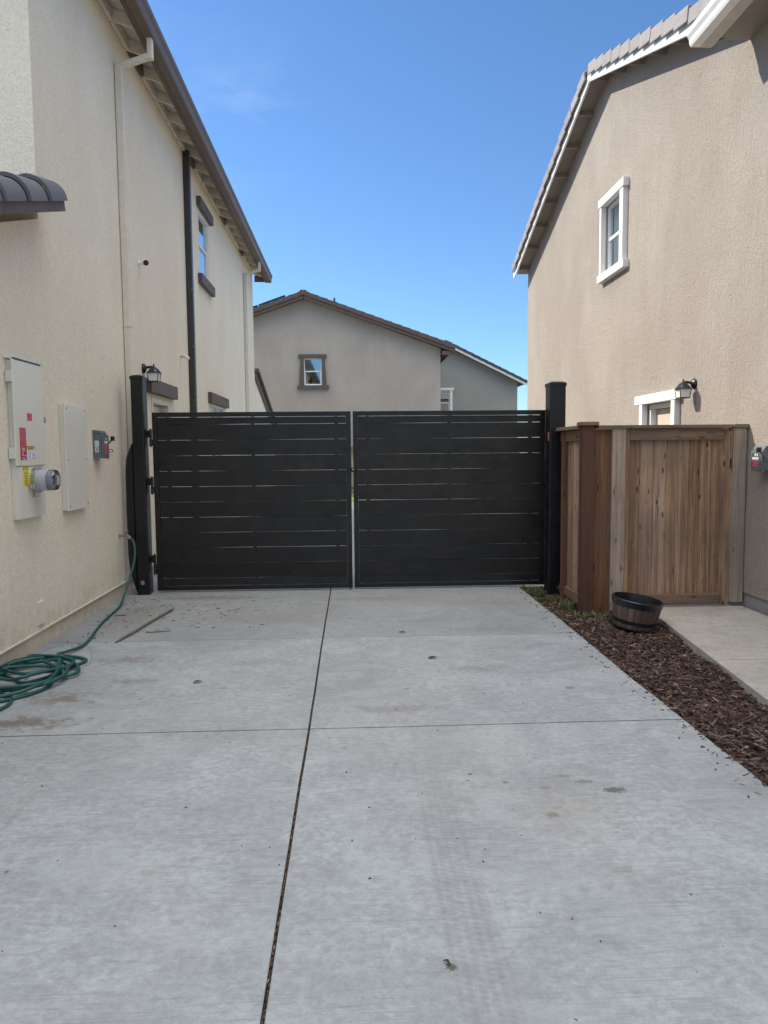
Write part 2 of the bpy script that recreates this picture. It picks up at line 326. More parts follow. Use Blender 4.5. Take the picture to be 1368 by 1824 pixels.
# ------------------------------------------------------------ mesh helpers
ORG = {}
class MB:
    def __init__(s): s.v = []; s.f = []; s.mi = []; s.cur = 0
    def add(s, vs, fs):
        o = len(s.v); s.v += [tuple(p) for p in vs]; s.f += [tuple(o+i for i in f) for f in fs]; s.mi += [s.cur]*len(fs); return s
    def hexa(s, p):
        return s.add(p, [(0,3,2,1), (4,5,6,7), (0,1,5,4), (1,2,6,5), (2,3,7,6), (3,0,4,7)])
    def box(s, x0, x1, y0, y1, z0, z1):
        x0, x1 = sorted((x0, x1)); y0, y1 = sorted((y0, y1)); z0, z1 = sorted((z0, z1))
        return s.hexa([(x0,y0,z0),(x1,y0,z0),(x1,y1,z0),(x0,y1,z0),(x0,y0,z1),(x1,y0,z1),(x1,y1,z1),(x0,y1,z1)])
    def obox(s, o, ax, ay, az, a, b, c):
        o = Vector(o); ax = Vector(ax); ay = Vector(ay); az = Vector(az)
        q = lambda i, j, k: tuple(o + ax*i + ay*j + az*k)
        return s.hexa([q(a[0],b[0],c[0]), q(a[1],b[0],c[0]), q(a[1],b[1],c[0]), q(a[0],b[1],c[0]), q(a[0],b[0],c[1]), q(a[1],b[0],c[1]), q(a[1],b[1],c[1]), q(a[0],b[1],c[1])])
    def prism(s, poly, axis, a, b):
        """poly = 2D points; axis x: (y,z), y: (x,z), z: (x,y)"""
        def P(p, t): return {'x': (t, p[0], p[1]), 'y': (p[0], t, p[1]), 'z': (p[0], p[1], t)}[axis]
        n = len(poly); vs = [P(p, a) for p in poly] + [P(p, b) for p in poly]
        fs = [tuple(range(n)), tuple(range(2*n-1, n-1, -1))] + [(i, i+n, (i+1) % n+n, (i+1) % n) for i in range(n)]
        return s.add(vs, fs)
    def tube(s, pts, r, seg=10, caps=True):
        pts = [Vector(p) for p in pts]; n = len(pts); rs = r if isinstance(r, (list, tuple)) else [r]*n
        up = Vector((0, 0, 1)); vs = []; prev = None
        for i, p in enumerate(pts):
            t = (pts[min(i+1, n-1)]-pts[max(i-1, 0)]).normalized()
            if prev is None:
                u = t.cross(up)
                if u.length < .05: u = t.cross(Vector((1, 0, 0)))
            else: u = prev - t*prev.dot(t)
            u.normalize(); prev = u; v = t.cross(u)
            vs += [p + (u*math.cos(2*math.pi*k/seg) + v*math.sin(2*math.pi*k/seg))*rs[i] for k in range(seg)]
        fs = [(i*seg+k, i*seg+(k+1) % seg, (i+1)*seg+(k+1) % seg, (i+1)*seg+k) for i in range(n-1) for k in range(seg)]
        if caps: fs += [tuple(range(seg-1, -1, -1)), tuple((n-1)*seg+k for k in range(seg))]
        return s.add(vs, fs)
    def lathe(s, prof, c, axis='z', seg=32, arc=None, close=False):
        """prof = [(r, t)], revolved about axis through c"""
        vs = []; c = Vector(c)
        for r, t in prof:
            for k in range(seg):
                a = 2*math.pi*k/seg; x, y = r*math.cos(a), r*math.sin(a)
                vs.append(c + Vector({'z': (x, y, t), 'x': (t, x, y), 'y': (x, t, y)}[axis]))
        n = len(prof)
        fs = [(i*seg+k, i*seg+(k+1) % seg, (i+1)*seg+(k+1) % seg, (i+1)*seg+k) for i in range(n-1) for k in range(seg)]
        fs += [tuple(range(seg-1, -1, -1)), tuple((n-1)*seg+k for k in range(seg))]
        return s.add(vs, fs)
    def build(s, name, m, parent=None, bevel=0, smooth=False, seg=2, kind=None, label=None):
        o0 = ORG.get(parent.name, Vector((0, 0, 0))) if parent else Vector((0, 0, 0))
        me = bpy.data.meshes.new(name)
        me.from_pydata([(p[0]-o0[0], p[1]-o0[1], p[2]-o0[2]) for p in s.v], [], s.f)
        for q in (m if isinstance(m, (list, tuple)) else [m]): me.materials.append(q)
        me.polygons.foreach_set('material_index', s.mi)
        bm = bmesh.new(); bm.from_mesh(me); bmesh.ops.recalc_face_normals(bm, faces=bm.faces[:]); bm.to_mesh(me); bm.free()
        if smooth:
            for p in me.polygons: p.use_smooth = True
            try: me.set_sharp_from_angle(angle=rad(38))
            except Exception: pass
        o = bpy.data.objects.new(name, me); C.objects.link(o)
        if parent: o.parent = parent
        ORG[o.name] = o0
        if bevel:
            b = o.modifiers.new('bevel', 'BEVEL'); b.width = bevel; b.segments = seg; b.limit_method = 'ANGLE'; b.angle_limit = rad(40)
        if kind: o['kind'] = kind
        if label: o['label'] = label
        return o
def tag(o, label=None, cat=None, group=None, kind=None):
    if label: o['label'] = label
    if cat: o['category'] = cat
    if group: o['group'] = group
    if kind: o['kind'] = kind
    return o
def thing(name, loc, label, cat, group=None):
    o = bpy.data.objects.new(name, None); C.objects.link(o); o.location = loc; o.empty_display_size = .2
    ORG[o.name] = Vector(loc); return tag(o, label, cat, group)
def box(name, m, parent, *a, bevel=.003, **k): return MB().box(*a).build(name, m, parent, bevel, **k)
def catmull(pts, n=8):
    P = [Vector(p) for p in pts]; P = [P[0]*2-P[1]] + P + [P[-1]*2-P[-2]]; out = []
    for i in range(1, len(P)-2):
        for k in range(n):
            t = k/n; a, b, c, d = P[i-1], P[i], P[i+1], P[i+2]
            out.append(.5*((2*b)+(c-a)*t+(2*a-5*b+4*c-d)*t*t+(3*b-a-3*c+d)*t**3))
    out.append(P[-2]); return out

def wall_x(xa, xb, y0, y1, z0, top, holes, m, name, parent, breaks=()):
    """stucco wall in a plane of constant x with openings; top(y) gives the wall's upper edge"""
    ys = sorted(set([y0, y1] + [h[0] for h in holes] + [h[1] for h in holes] + list(breaks)))
    mb = MB()
    for a, b in zip(ys, ys[1:]):
        mid = (a+b)/2; zs = [z0]
        for h in sorted([h for h in holes if h[0] < mid < h[1]], key=lambda h: h[2]):
            mb.box(xa, xb, a, b, zs[-1], h[2]) if h[2] > zs[-1] else None
            zs.append(h[3])
        mb.prism([(a, zs[-1]), (b, zs[-1]), (b, top(b)), (a, top(a))], 'x', xa, xb)
    return mb.build(name, m, parent)

def tiles_on_slope(mb, o, along, up, nrm, length, run, exposure=.33, wide=.33, t=.028, jitter=.004):
    """flat roof tiles in overlapping courses, as real little slabs"""
    n = int(run/exposure)+1; k = int(length/wide)
    for i in range(n):
        off = (i % 2)*wide*.5
        for j in range(-1, k+1):
            u0 = max(0, j*wide+off+.002); u1 = min(length, (j+1)*wide+off-.002)
            if u1-u0 < .02: continue
            v0 = i*exposure; v1 = min(run, v0+exposure+.06)
            o1 = Vector(o)+Vector(along)*u0+Vector(up)*v0+Vector(nrm)*(.03+R.uniform(-jitter, jitter))
            up2 = (Vector(up)-Vector(nrm)*.085).normalized(); n2 = (Vector(nrm)+Vector(up)*.085).normalized()
            mb.obox(o1, along, up2, n2, (0, u1-u0), (0, v1-v0), (0, t))

def window(parent, plane, out, y0, y1, z0, z1, split, blinds=0, axis='x', slider=False):
    """window in a wall of constant x (or y); out = +1/-1 outward direction"""
    def bx(mb, a0, a1, d0, d1, c0, c1):
        d0, d1 = plane+out*d0, plane+out*d1
        if axis == 'x': mb.box(d0, d1, a0, a1, c0, c1)
        else: mb.box(a0, a1, d0, d1, c0, c1)
    f = MB(); t = .035
    bx(f, y0, y0+t, -.05, .0, z0, z1); bx(f, y1-t, y1, -.05, .0, z0, z1)
    bx(f, y0+t, y1-t, -.05, .0, z0, z0+t); bx(f, y0+t, y1-t, -.05, .0, z1-t, z1)
    w = f.build('window', vinyl, parent, .003)
    r = MB()
    if slider: bx(r, split-.02, split+.02, -.045, -.008, z0+t, z1-t)
    else:
        bx(r, y0+t, y1-t, -.045, -.008, split-.022, split+.022)
        bx(r, y0+t, y0+t+.022, -.045, -.02, z0+t, split-.022); bx(r, y1-t-.022, y1-t, -.045, -.02, z0+t, split-.022)
        bx(r, y0+t+.022, y1-t-.022, -.045, -.02, z0+t, z0+t+.022)
    r.build('sash', vinyl, w, .002)
    p = MB(); d_ = plane-out*.034
    q_ = [(y0+t, z0+t), (y1-t, z0+t), (y1-t, z1-t), (y0+t, z1-t)]
    p.add([(d_, a_, c_) if axis == 'x' else (a_, d_, c_) for a_, c_ in q_], [(0, 1, 2, 3)])
    pn_ = p.build('pane', glass, w); nrm_ = pn_.data.polygons[0].normal
    if (nrm_.x if axis == 'x' else nrm_.y)*out < 0: pn_.data.flip_normals()
    if blinds:
        b = MB(); zz = z1-t-.02
        zend = z0+t if blinds > 1 else split
        while zz > zend:
            d0, d1 = plane-out*.075, plane-out*.105
            if axis == 'x': b.hexa([(d0, y0+t, zz), (d1, y0+t, zz+.018), (d1, y1-t, zz+.018), (d0, y1-t, zz), (d0, y0+t, zz+.003), (d1, y0+t, zz+.021), (d1, y1-t, zz+.021), (d0, y1-t, zz+.003)])
            elif True:
                dm = (d0+d1)/2; b.hexa([(y0+t, dm-.005, zz), (y0+t, dm+.005, zz+.036), (y1-t, dm+.005, zz+.036), (y1-t, dm-.005, zz), (y0+t, dm-.003, zz), (y0+t, dm+.007, zz+.036), (y1-t, dm+.007, zz+.036), (y1-t, dm-.003, zz)])
            else: b.hexa([(y0+t, d0, zz), (y0+t, d1, zz+.018), (y1-t, d1, zz+.018), (y1-t, d0, zz), (y0+t, d0, zz+.003), (y0+t, d1, zz+.021), (y1-t, d1, zz+.021), (y1-t, d0, zz+.003)])
            zz -= .042
        b.build('blind', blind_m, w)
    i = MB(); e = .02  # dark room behind, open towards the pane
    A = (y0-e, y1+e); Z = (z0-e, z1+e)
    bx(i, A[0], A[1], -.62, -.60, Z[0], Z[1]); bx(i, A[0]-.02, A[0], -.62, -.06, Z[0], Z[1]); bx(i, A[1], A[1]+.02, -.62, -.06, Z[0], Z[1])
    bx(i, A[0], A[1], -.60, -.06, Z[0]-.02, Z[0]); bx(i, A[0], A[1], -.60, -.06, Z[1], Z[1]+.02)
    i.build('room_recess', dark_room, w)
    return w

# ------------------------------------------------------------ ground, driveway, walk, mulch
MB().add([(-600, -300, -.16), (600, -300, -.16), (600, 1500, -.16), (-600, 1500, -.16)], [(0, 1, 2, 3)]).build('ground', dirt_far, kind='structure')

def driveway():
    X0, X1, Y0, Y1 = -2.62, 1.95, -3.0, 20.6
    def prof(js, w, d):
        out = []
        for j, ww, dd in js: out += [(j-ww-.003, 0), (j-ww, .0025), (j-ww*.9, dd), (j+ww*.9, dd), (j+ww, .0025), (j+ww+.003, 0)]
        return out
    xs = [(X0, 0)] + prof([(-.272, .0062, .018)], 0, 0) + [(X1-.012, 0), (X1-.004, .003), (X1, .010), (X1+.001, .11)]
    xf = [-2.2, -1.7, -1.2, -.7, .3, .8, 1.3, 1.7]; xs += [(x, 0) for x in xf]; xs.sort()
    ys = [(Y0, 0), (Y1, 0)] + prof([(y, .0058, .018) for y in (0.05, 2.1-2.1+ -2.05, 4.215, 6.335, 8.46, 12.6, 16.8)], 0, 0) + [(y, 0) for y in np.arange(-2.5, 20, .5)]
    ys.sort()
    v = []; f = []; nx = len(xs)
    for y, dy in ys:
        for x, dx in xs:
            wx = x
            if abs(x+.272) < .03: wx = x + .002*math.sin(y*1.7)+.001*math.sin(y*5.1)
            wy = y + (.004*math.sin(x*2.3+y) + .0022*(x) if dy or True else 0)
            if abs(x-X1) < .02: wx = x + .006*math.sin(y*2.1)+.004*math.sin(y*7.3)
            v.append((wx, wy, -max(dx, dy)))
    for j in range(len(ys)-1):
        for i in range(nx-1): f.append((j*nx+i, j*nx+i+1, (j+1)*nx+i+1, (j+1)*nx+i))
    mb = MB(); mb.add(v, f)
    for k, fc in enumerate(f):
        zz = [v[i][2] for i in fc]; xx = sum(v[i][0] for i in fc)/4
        if min(zz) <= -.0179 and xx < X1-.001: mb.mi[k] = 1
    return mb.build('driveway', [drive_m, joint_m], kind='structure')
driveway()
# debris packed into the centre joint
mb = MB()
for i in range(900):
    y = R.uniform(1.4, 8.45); x = -.272+.002*math.sin(y*1.7)+.001*math.sin(y*5.1)+R.uniform(-.0035, .0035)
    if math.sin(y*3.1)+math.sin(y*7.7+1) < -.6 and R.random() < .7: continue
    a = R.gauss(math.pi/2, .3); l = R.uniform(.003, .009); t_ = R.uniform(.001, .0022)
    u = Vector((math.cos(a), math.sin(a), R.uniform(-.2, .3))); vv = Vector((-u.y, u.x, 0))
    mb.obox((x, y, -.007+R.uniform(-.005, .003)), u, vv, Vector((0, 0, 1)), (-l, l), (-t_, t_), (-t_, t_))
tag(mb.build('joint_debris', chip_m), 'brown crumbs of bark packed into the long driveway joint', 'debris', kind='stuff')

# beige walk beside the taupe house
wp = [(2.93, 7.26), (2.60, 4.45), (2.45, 3.2), (2.35, -2), (3.90, -2), (3.90, 7.26)]
def walk():
    mb = MB(); J = [5.372, 3.3, 1.2]
    left = lambda y: np.interp(y, [-2, 3.2, 4.45, 7.26], [2.35, 2.45, 2.60, 2.93])
    edges = [7.26] + [q for j in J for q in (j+.004, j-.004)] + [-2]
    for a, b in zip(edges[::2], edges[1::2]):
        n = 6
        for i in range(n):
            y1 = a+(b-a)*i/n; y0 = a+(b-a)*(i+1)/n
            mb.prism([(left(y0), y0), (3.915, y0), (3.915, y1), (left(y1), y1)], 'z', -.10, .012)
    return mb.build('walk', walk_m, kind='structure')
walk()
MB().prism([(2.95, 7.262), (3.9, 7.262), (3.9, 16.8), (2.95, 16.8)], 'z', -.12, -.02).build('side_yard_path', walk_m, kind='structure')

# mulch bed: bumpy soil and thousands of bark chips
def soil():
    nx, ny = 26, 150; v = []; f = []
    for j in range(ny+1):
        y = -2+10.8*j/ny
        for i in range(nx+1):
            x = 1.94+1.15*i/nx
            v.append((x, y, -.055+.012*math.sin(x*9+y*3)+.012*math.sin(y*7.1-x*4)+R.uniform(-.006, .006)))
    for j in range(ny):
        for i in range(nx): f.append((j*(nx+1)+i, j*(nx+1)+i+1, (j+1)*(nx+1)+i+1, (j+1)*(nx+1)+i))
    MB().add(v, f).build('mulch_soil', soil_m, kind='structure', smooth=True)
soil()
def chips():
    rs = np.random.RandomState(3); n = 26000
    y = .3+8.3*rs.rand(n)**.85; x = 1.955+1.0*rs.rand(n)
    lim = np.interp(y, [.3, 3.2, 4.45, 7.26, 8.6], [2.38, 2.45, 2.60, 2.93, 2.97])
    keep = (x < lim-.01+.04*rs.rand(n)) & ~((y > 7.27) & (x > 2.32)) 
    x, y = x[keep], y[keep]; n = len(x)
    l = .009+.036*rs.rand(n)**2.0; wd = .003+.0075*rs.rand(n)**1.6; th = .001+.003*rs.rand(n)
    fine = rs.rand(n) < .3; wd[fine] = .0015; l[fine] *= 1.2
    a = rs.rand(n)*2*np.pi; pt = rs.normal(0, .20, n); rl = rs.normal(0, .35, n)
    z = -.052+.030*rs.rand(n)+.010*np.sin(x*9+y*3)+.010*np.sin(y*7.1-x*4)
    u = np.stack([np.cos(a)*np.cos(pt), np.sin(a)*np.cos(pt), np.sin(pt)], 1)
    side = np.stack([-np.sin(a), np.cos(a), np.zeros(n)], 1); nn = np.cross(u, side)
    v = side*np.cos(rl)[:, None]+nn*np.sin(rl)[:, None]; w_ = np.cross(u, v)
    c = np.stack([x, y, z], 1); V = np.zeros((n, 8, 3))
    sg = [(-1,-1,-1),(1,-1,-1),(1,1,-1),(-1,1,-1),(-1,-1,1),(1,-1,1),(1,1,1),(-1,1,1)]
    for k, (i, j, q) in enumerate(sg):
        jit = 1+rs.uniform(-.45, .15, (n, 1))
        V[:, k] = c+u*(l[:, None]*i*jit)+v*(wd[:, None]*j*(1+rs.uniform(-.6, .2, (n, 1))))+w_*(th[:, None]*q)
    F = np.array([(0,3,2,1),(4,5,6,7),(0,1,5,4),(1,2,6,5),(2,3,7,6),(3,0,4,7)])
    FF = (np.arange(n)[:, None, None]*8+F[None]).reshape(-1, 4)
    me = bpy.data.meshes.new('bark_mulch'); me.from_pydata(V.reshape(-1, 3).tolist(), [], FF.tolist()); me.materials.append(chip_m)
    o = bpy.data.objects.new('bark_mulch', me); C.objects.link(o)
    tag(o, 'dark brown shredded bark mulch filling the bed beside the driveway', 'mulch', kind='stuff')
chips()
# bark bits and grit blown onto the concrete near the left gate leaf
mb = MB()
def bit(mb, x, y, l, t_, a):
    u = Vector((math.cos(a), math.sin(a), R.uniform(-.05, .12))); vv = Vector((-math.sin(a), math.cos(a), 0))
    mb.obox((x, y, t_*.6+.001), u, vv, Vector((0, 0, 1)), (-l, l*R.uniform(.7, 1)), (-t_, t_*R.uniform(.6, 1.2)), (-t_*.5, t_*.5))
for i in range(120):
    x = R.gauss(-1.6, .42); y = R.gauss(7.55, .5)
    if not (-2.55 < x < 1.9 and 6.3 < y < 8.5): continue
    bit(mb, x, y, .004+.028*R.random()**2.2, R.uniform(.0012, .004), R.gauss(0, .5))
for i in range(60): bit(mb, R.uniform(-2.5, -2.3)+R.random()**3*.3, R.uniform(4.6, 8.3), R.uniform(.004, .02), R.uniform(.002, .005), R.gauss(1.5, .6))
for i in range(150): bit(mb, R.uniform(-2.4, 1.9), R.uniform(1.8, 8.4), R.uniform(.0015, .006), R.uniform(.001, .003), R.uniform(0, 3))
for i in range(260): bit(mb, 1.945-R.random()**3*.16, R.uniform(2.6, 8.5), .003+.02*R.random()**2, R.uniform(.001, .004), R.uniform(0, 3))
tag(mb.build('bark_litter', chip_m), 'scattered dark bark bits and grit on the concrete near the gate', 'debris', kind='stuff')

# weeds at the foot of the right gate post and fence
mb = MB()
def blade(mb, x, y, z, h, a, lean, wd):
    d = Vector((math.cos(a), math.sin(a), 0)); s_ = Vector((-d.y, d.x, 0)); p0 = Vector((x, y, z)); vs = []
    for t in (0, .4, .75, 1):
        p = p0+d*lean*t*t+Vector((0, 0, h*t*(1-.25*t*lean/h if h else 0))); k = wd*(1-t**2)+.0004
        vs += [p-s_*k, p+s_*k]
    mb.add(vs, [(0,1,3,2),(2,3,5,4),(4,5,7,6)])
def tuft(cx, cy, r, n, h):
    for i in range(n):
        a = R.uniform(0, 6.28); q = r*math.sqrt(R.random()); hh = h*R.uniform(.4, 1.1)
        blade(mb, cx+q*math.cos(a), cy+q*math.sin(a), -.045, hh, R.uniform(0, 6.28), R.uniform(.02, .07), R.uniform(.002, .0055))
for c_ in ((2.10, 8.35, .14, 200, .07), (2.0, 8.6, .12, 130, .06), (2.22, 7.55, .12, 150, .09), (2.27, 7.10, .11, 120, .075), (2.42, 7.12, .10, 90, .05), (2.15, 7.9, .1, 90, .06), (2.75, 6.62, .05, 40, .05), (2.72, 5.6, .04, 25, .035), (2.63, 4.95, .06, 30, .03), (2.02, 8.0, .06, 60, .04)): tuft(*c_)
for i in range(60): tuft(R.uniform(1.98, 2.5), R.uniform(6.9, 8.6) , .02, 5, .04)
tag(mb.build('green_weeds', weed_m), 'small green weeds and grass sprouting at the foot of the fence', 'weeds', kind='stuff')

# ------------------------------------------------------------ left (cream) house
SL = 1/3
HW = -2.60
house = thing('cream_house', (-7.5, 13, 0), 'cream stucco two storey house with brown gutter on the left side of the driveway', 'house')
dh = (9.85, 10.78, .15, 2.31)                    # side door
w1 = (13.30, 14.15, 4.70, 5.78); w2 = (13.98, 15.38, 1.45, 2.50)
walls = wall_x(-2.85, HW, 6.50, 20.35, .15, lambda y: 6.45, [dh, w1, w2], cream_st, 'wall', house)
MB().box(-12, -2.85, 6.50, 6.75, 3.2, 6.45).box(-12, -2.85, 20.10, 20.35, .15, 6.45).box(-12, -11.75, 6.75, 20.10, .15, 6.45).build('rear_wall', cream_st, house)
# single storey front part, and the rear one with its sloping side
MB().prism([(1.0, .15), (6.50, .15), (6.50, 3.56), (5.2, 3.12), (1.0, 2.75)], 'x', -2.85, HW).build('front_wall', cream_st, house)
MB().box(-12, -2.85, 1.0, 1.25, .15, 2.75).build('garage_wall', cream_st, house)
MB().prism([(20.355, .15), (25.4, .15), (25.4, 2.32), (20.355, 3.70)], 'x', -2.85, HW).build('rear_room_wall', cream_st, house)
MB().box(-2.84, HW-.012, 1.0, 9.74, -.12, .146).box(-2.84, HW-.012, 10.9, 25.4, -.12, .146).build('foundation', cream_found, house, .004)
MB().box(-2.59, HW-.001, 1.0, 9.74, .138, .152).box(-2.59, HW-.001, 10.9, 25.4, .138, .152).build('weep_screed', cream_paint, house, .002)
# roof
roof = MB()
up = Vector((-1, 0, SL)).normalized(); nr = Vector((SL, 0, 1)).normalized()
EX, EZ = -2.29, 6.36                              # lower edge of the roof deck at the eave
run = (7.3-2.29)/up.x*-1
roof.obox((EX, 6.05, EZ), (0, 1, 0), up, nr, (0, 14.72), (0, run), (0, .03))
roof.obox((-12.31, 6.05, EZ), (0, 1, 0), Vector((1, 0, SL)).normalized(), Vector((-SL, 0, 1)).normalized(), (0, 14.72), (0, run), (0, .03))
roofp = roof.build('roof', cream_paint, house)
mb = MB(); tiles_on_slope(mb, (EX+.05, 6.05, EZ+.02), (0, 1, 0), up, nr, 14.72, run+.05); mb.build('roof_tiles', tile_slate, roofp)
for y in np.arange(6.20, 20.7, .612):
    MB().obox((EX-.005, y, EZ-.004), (0, 1, 0), up, nr, (-.021, .021), (0, .36), (-.125, 0)).build('rafter_tail', cream_paint, roofp, .002)
yy = list(np.arange(6.20, 20.7, .612))
for i, (a_, b_) in enumerate(zip(yy, yy[1:])):
    v_ = i in (5, 10, 15, 19)
    MB().box(-2.595, -2.555, a_+.022, b_-.022, 6.31, 6.442).build('eave_vent' if v_ else 'eave_block', brown_paint if v_ else cream_paint, roofp, .002)
box('fascia', brown_paint, roofp, -2.315, -2.262, 5.95, 20.80, 6.205, 6.385, bevel=.003)
box('barge_board', brown_paint, roofp, -2.60, -2.317, 20.77, 20.80, 6.22, 6.40)
gp = [(-2.260, 6.400), (-2.260, 6.212), (-2.158, 6.212), (-2.146, 6.225), (-2.138, 6.330), (-2.120, 6.350), (-2.118, 6.400), (-2.128, 6.400), (-2.130, 6.356), (-2.148, 6.335), (-2.156, 6.230), (-2.162, 6.222), (-2.250, 6.222), (-2.250, 6.400)]
MB().prism(gp, 'y', 5.95, 20.85).build('gutter', brown_gut, house, smooth=False)
for a_ in (20.85, 5.944): MB().prism([gp[0], gp[1], gp[2], gp[3], gp[4], gp[5], gp[6]], 'y', a_, a_+.006).build('gutter_end_cap', brown_gut, house)
def downspout(name, y, x1, m, ztop, yo=.0, zbot=.12):
    mb = MB(); wd = .075
    mb.box(HW+.006, x1, y, y+wd, zbot, ztop)
    # offset piece up to the gutter outlet
    xo = -2.20; hz = ztop-.045
    mb.obox((x1-.035, y+.002, hz), (1, 0, 0), (0, 1, 0), (0, 0, 1), (-.03, .03), (0, wd-.004), (0, .05))
    p0 = Vector((x1-.04, y+.001, hz+.02)); p1 = Vector((xo, y+.001, 6.03)); d = (p1-p0); ln = d.length; d.normalize()
    mb.obox(p0, d, (0, 1, 0), d.cross(Vector((0, -1, 0))).normalized(), (0, ln+.02), (0, wd-.002), (-.028, .028))
    mb.box(xo-.03, xo+.028, y, y+wd, 5.99, 6.211)
    return mb.build(name, m, house, .006)
downspout('downspout', 8.76, -2.515, cream_paint, 5.93)
downspout('downspout', 18.55, -2.515, cream_paint, 5.93)
MB().box(HW, -2.50, 12.16, 12.27, .0, 6.33).build('conduit_cover', painted('dark_bronze_metal', (.045, .042, .042), .35, .05), house, .012, label='dark brown full height vertical metal pipe cover')
for z in (3.3, 4.2, 5.1, 2.45): MB().lathe([(.007, 0), (.007, .006)], (-2.507, 12.158-.006, z), 'y', 8).build('rivet', steel, house)
for z in (1.1, 3.05): MB().box(HW, -2.510, 8.753, 8.842, z, z+.012).build('pipe_strap', cream_paint, house)
# upper window
wn = window(house, HW-.01, 1, *w1, 5.22, 0)
box('lintel', brown_paint, wn, HW, -2.525, 13.15, 14.33, 5.80, 5.965, bevel=.006)
box('sill', brown_paint, wn, HW, -2.525, 13.12, 14.33, 4.505, 4.675, bevel=.006)
wn = window(house, HW-.01, 1, *w2, 14.68, 0, slider=True)
box('lintel', brown_paint, wn, HW, -2.525, 13.72, 15.60, 2.51, 2.70, bevel=.006)
# side door with jamb and brown head trim
dr = MB().box(-2.74, -2.70, 9.92, 10.71, .17, 2.25).build('door', cream_paint, house, .003)
pn = MB()
for (z0, z1) in ((.35, 1.0), (1.15, 1.95)):
    for (a0, a1) in ((10.02, 10.27), (10.36, 10.61)): pn.box(-2.699, -2.692, a0, a1, z0, z1)
pn.build('door_panel', cream_paint, dr, .006)
fr_ = MB().box(-2.76, HW+.012, 9.85, 9.918, .15, 2.26).box(-2.76, HW+.012, 10.712, 10.78, .15, 2.26).box(-2.76, HW+.012, 9.85, 10.78, 2.262, 2.33)
fr_.build('door_frame', cream_paint, dr, .004); MB().lathe([(.012, 0), (.012, .03), (.028, .035), (.03, .06), (.02, .07)], (-2.70, 10.02, 1.05), 'x', 16).build('handle', steel, dr, smooth=True)
box('head_trim', brown_paint, dr, HW, -2.52, 9.60, 11.03, 2.375, 2.555, bevel=.006)
# pent roof over the front part: rake with barrel tiles
PU = Vector((0, 1, .328)).normalized(); PN = Vector((0, -.328, 1)).normalized()
def P3(y): return 3.620+(y-6.49)*.328
rk = MB().obox((-2.397, 6.49, P3(6.49)), (1, 0, 0), PU, PN, (0, .035), (-5.7, 0), (0, .115)).build('rake_board', brown_paint, house, .003)
pr_ = MB().obox((-12, 6.49, P3(6.49)+.085), (1, 0, 0), PU, PN, (0, 9.60), (-5.9, 0), (0, .03)).build('pent_roof', cream_paint, house)
mb = MB(); tiles_on_slope(mb, (-12, 6.49-5.9*PU.y, P3(6.49)+.1-5.9*PU.z), (1, 0, 0), PU, PN, 9.45, 5.8); mb.build('roof_tiles', tile_slate, pr_)
MB().obox((-2.597, 6.49, P3(6.49)+.012), (1, 0, 0), PU, PN, (0, .198), (-5.7, 0), (0, .012)).build('rake_soffit', cream_paint, house)
def barrel(mb, yn, length, r0, r1, cx, cz, Uv, Nv, sg=1, th=.026):
    """half round tile, open below; near/lower end (t=0) is the wide lip"""
    o = Vector((cx, yn, cz)); rings = []
    seg = 18
    for t, r in ((0, r0), (length, r1)):
        for rr in (r, r-th):
            for k in range(seg+1):
                a = math.pi*k/seg
                rings.append(o+Uv*t+Vector((1, 0, 0))*rr*math.cos(a)*1.0+Nv*rr*math.sin(a)*1.12)
    n = seg+1; f = []
    for k in range(seg):
        f += [(k, k+1, 2*n+k+1, 2*n+k), (n+k, 3*n+k, 3*n+k+1, n+k+1), (k, n+k, n+k+1, k+1), (2*n+k, 2*n+k+1, 3*n+k+1, 3*n+k)]
    f += [(0, 2*n, 3*n, n), (seg, n+seg, 3*n+seg, 2*n+seg)]
    mb.add(rings, f)
mb = MB(); y = 6.49
for i in range(15):
    yn = y-.39*(i+1); 
    barrel(mb, yn, .44, .176, .140, -2.492, P3(yn)+.085, PU, PN)
mb.build('rake_tile', tile_slate, rk, smooth=True)
# rear rake over the back room
BU = Vector((0, 1, -.272)).normalized(); BN = Vector((0, .272, 1)).normalized()
rb = MB().obox((-2.597, 20.36, 3.56), (1, 0, 0), BU, BN, (0, .04), (0, 5.4), (0, .2)).build('rear_rake_board', brown_paint, house, .003)
mb = MB()
for i in range(13): mb.obox((-2.62, 20.38+.40*BU.y*i, 3.765+.40*BU.z*i), (1, 0, 0), (BU-BN*-.07).normalized(), (BN+BU*-.07).normalized(), (0, .13), (0, .43), (0, .10))
mb.build('rake_tile', tile_brown, rb, .006)
MB().obox((-12, 20.36, 3.70), (1, 0, 0), BU, BN, (0, 9.38), (0, 5.4), (0, .04)).build('rear_roof', tile_brown, house)
# hooded vent stub and blank cover plate on the wall
MB().tube(catmull([(-2.6, 11.62, 3.075), (-2.53, 11.60, 3.075), (-2.49, 11.58, 3.05), (-2.475, 11.57, 3.02)], 5), .027, 12).build('vent_elbow', cream_paint, house, smooth=True)
MB().box(HW, -2.582, 6.12, 6.25, .20, .39).build('cover_plate', cream_paint, house, .002)

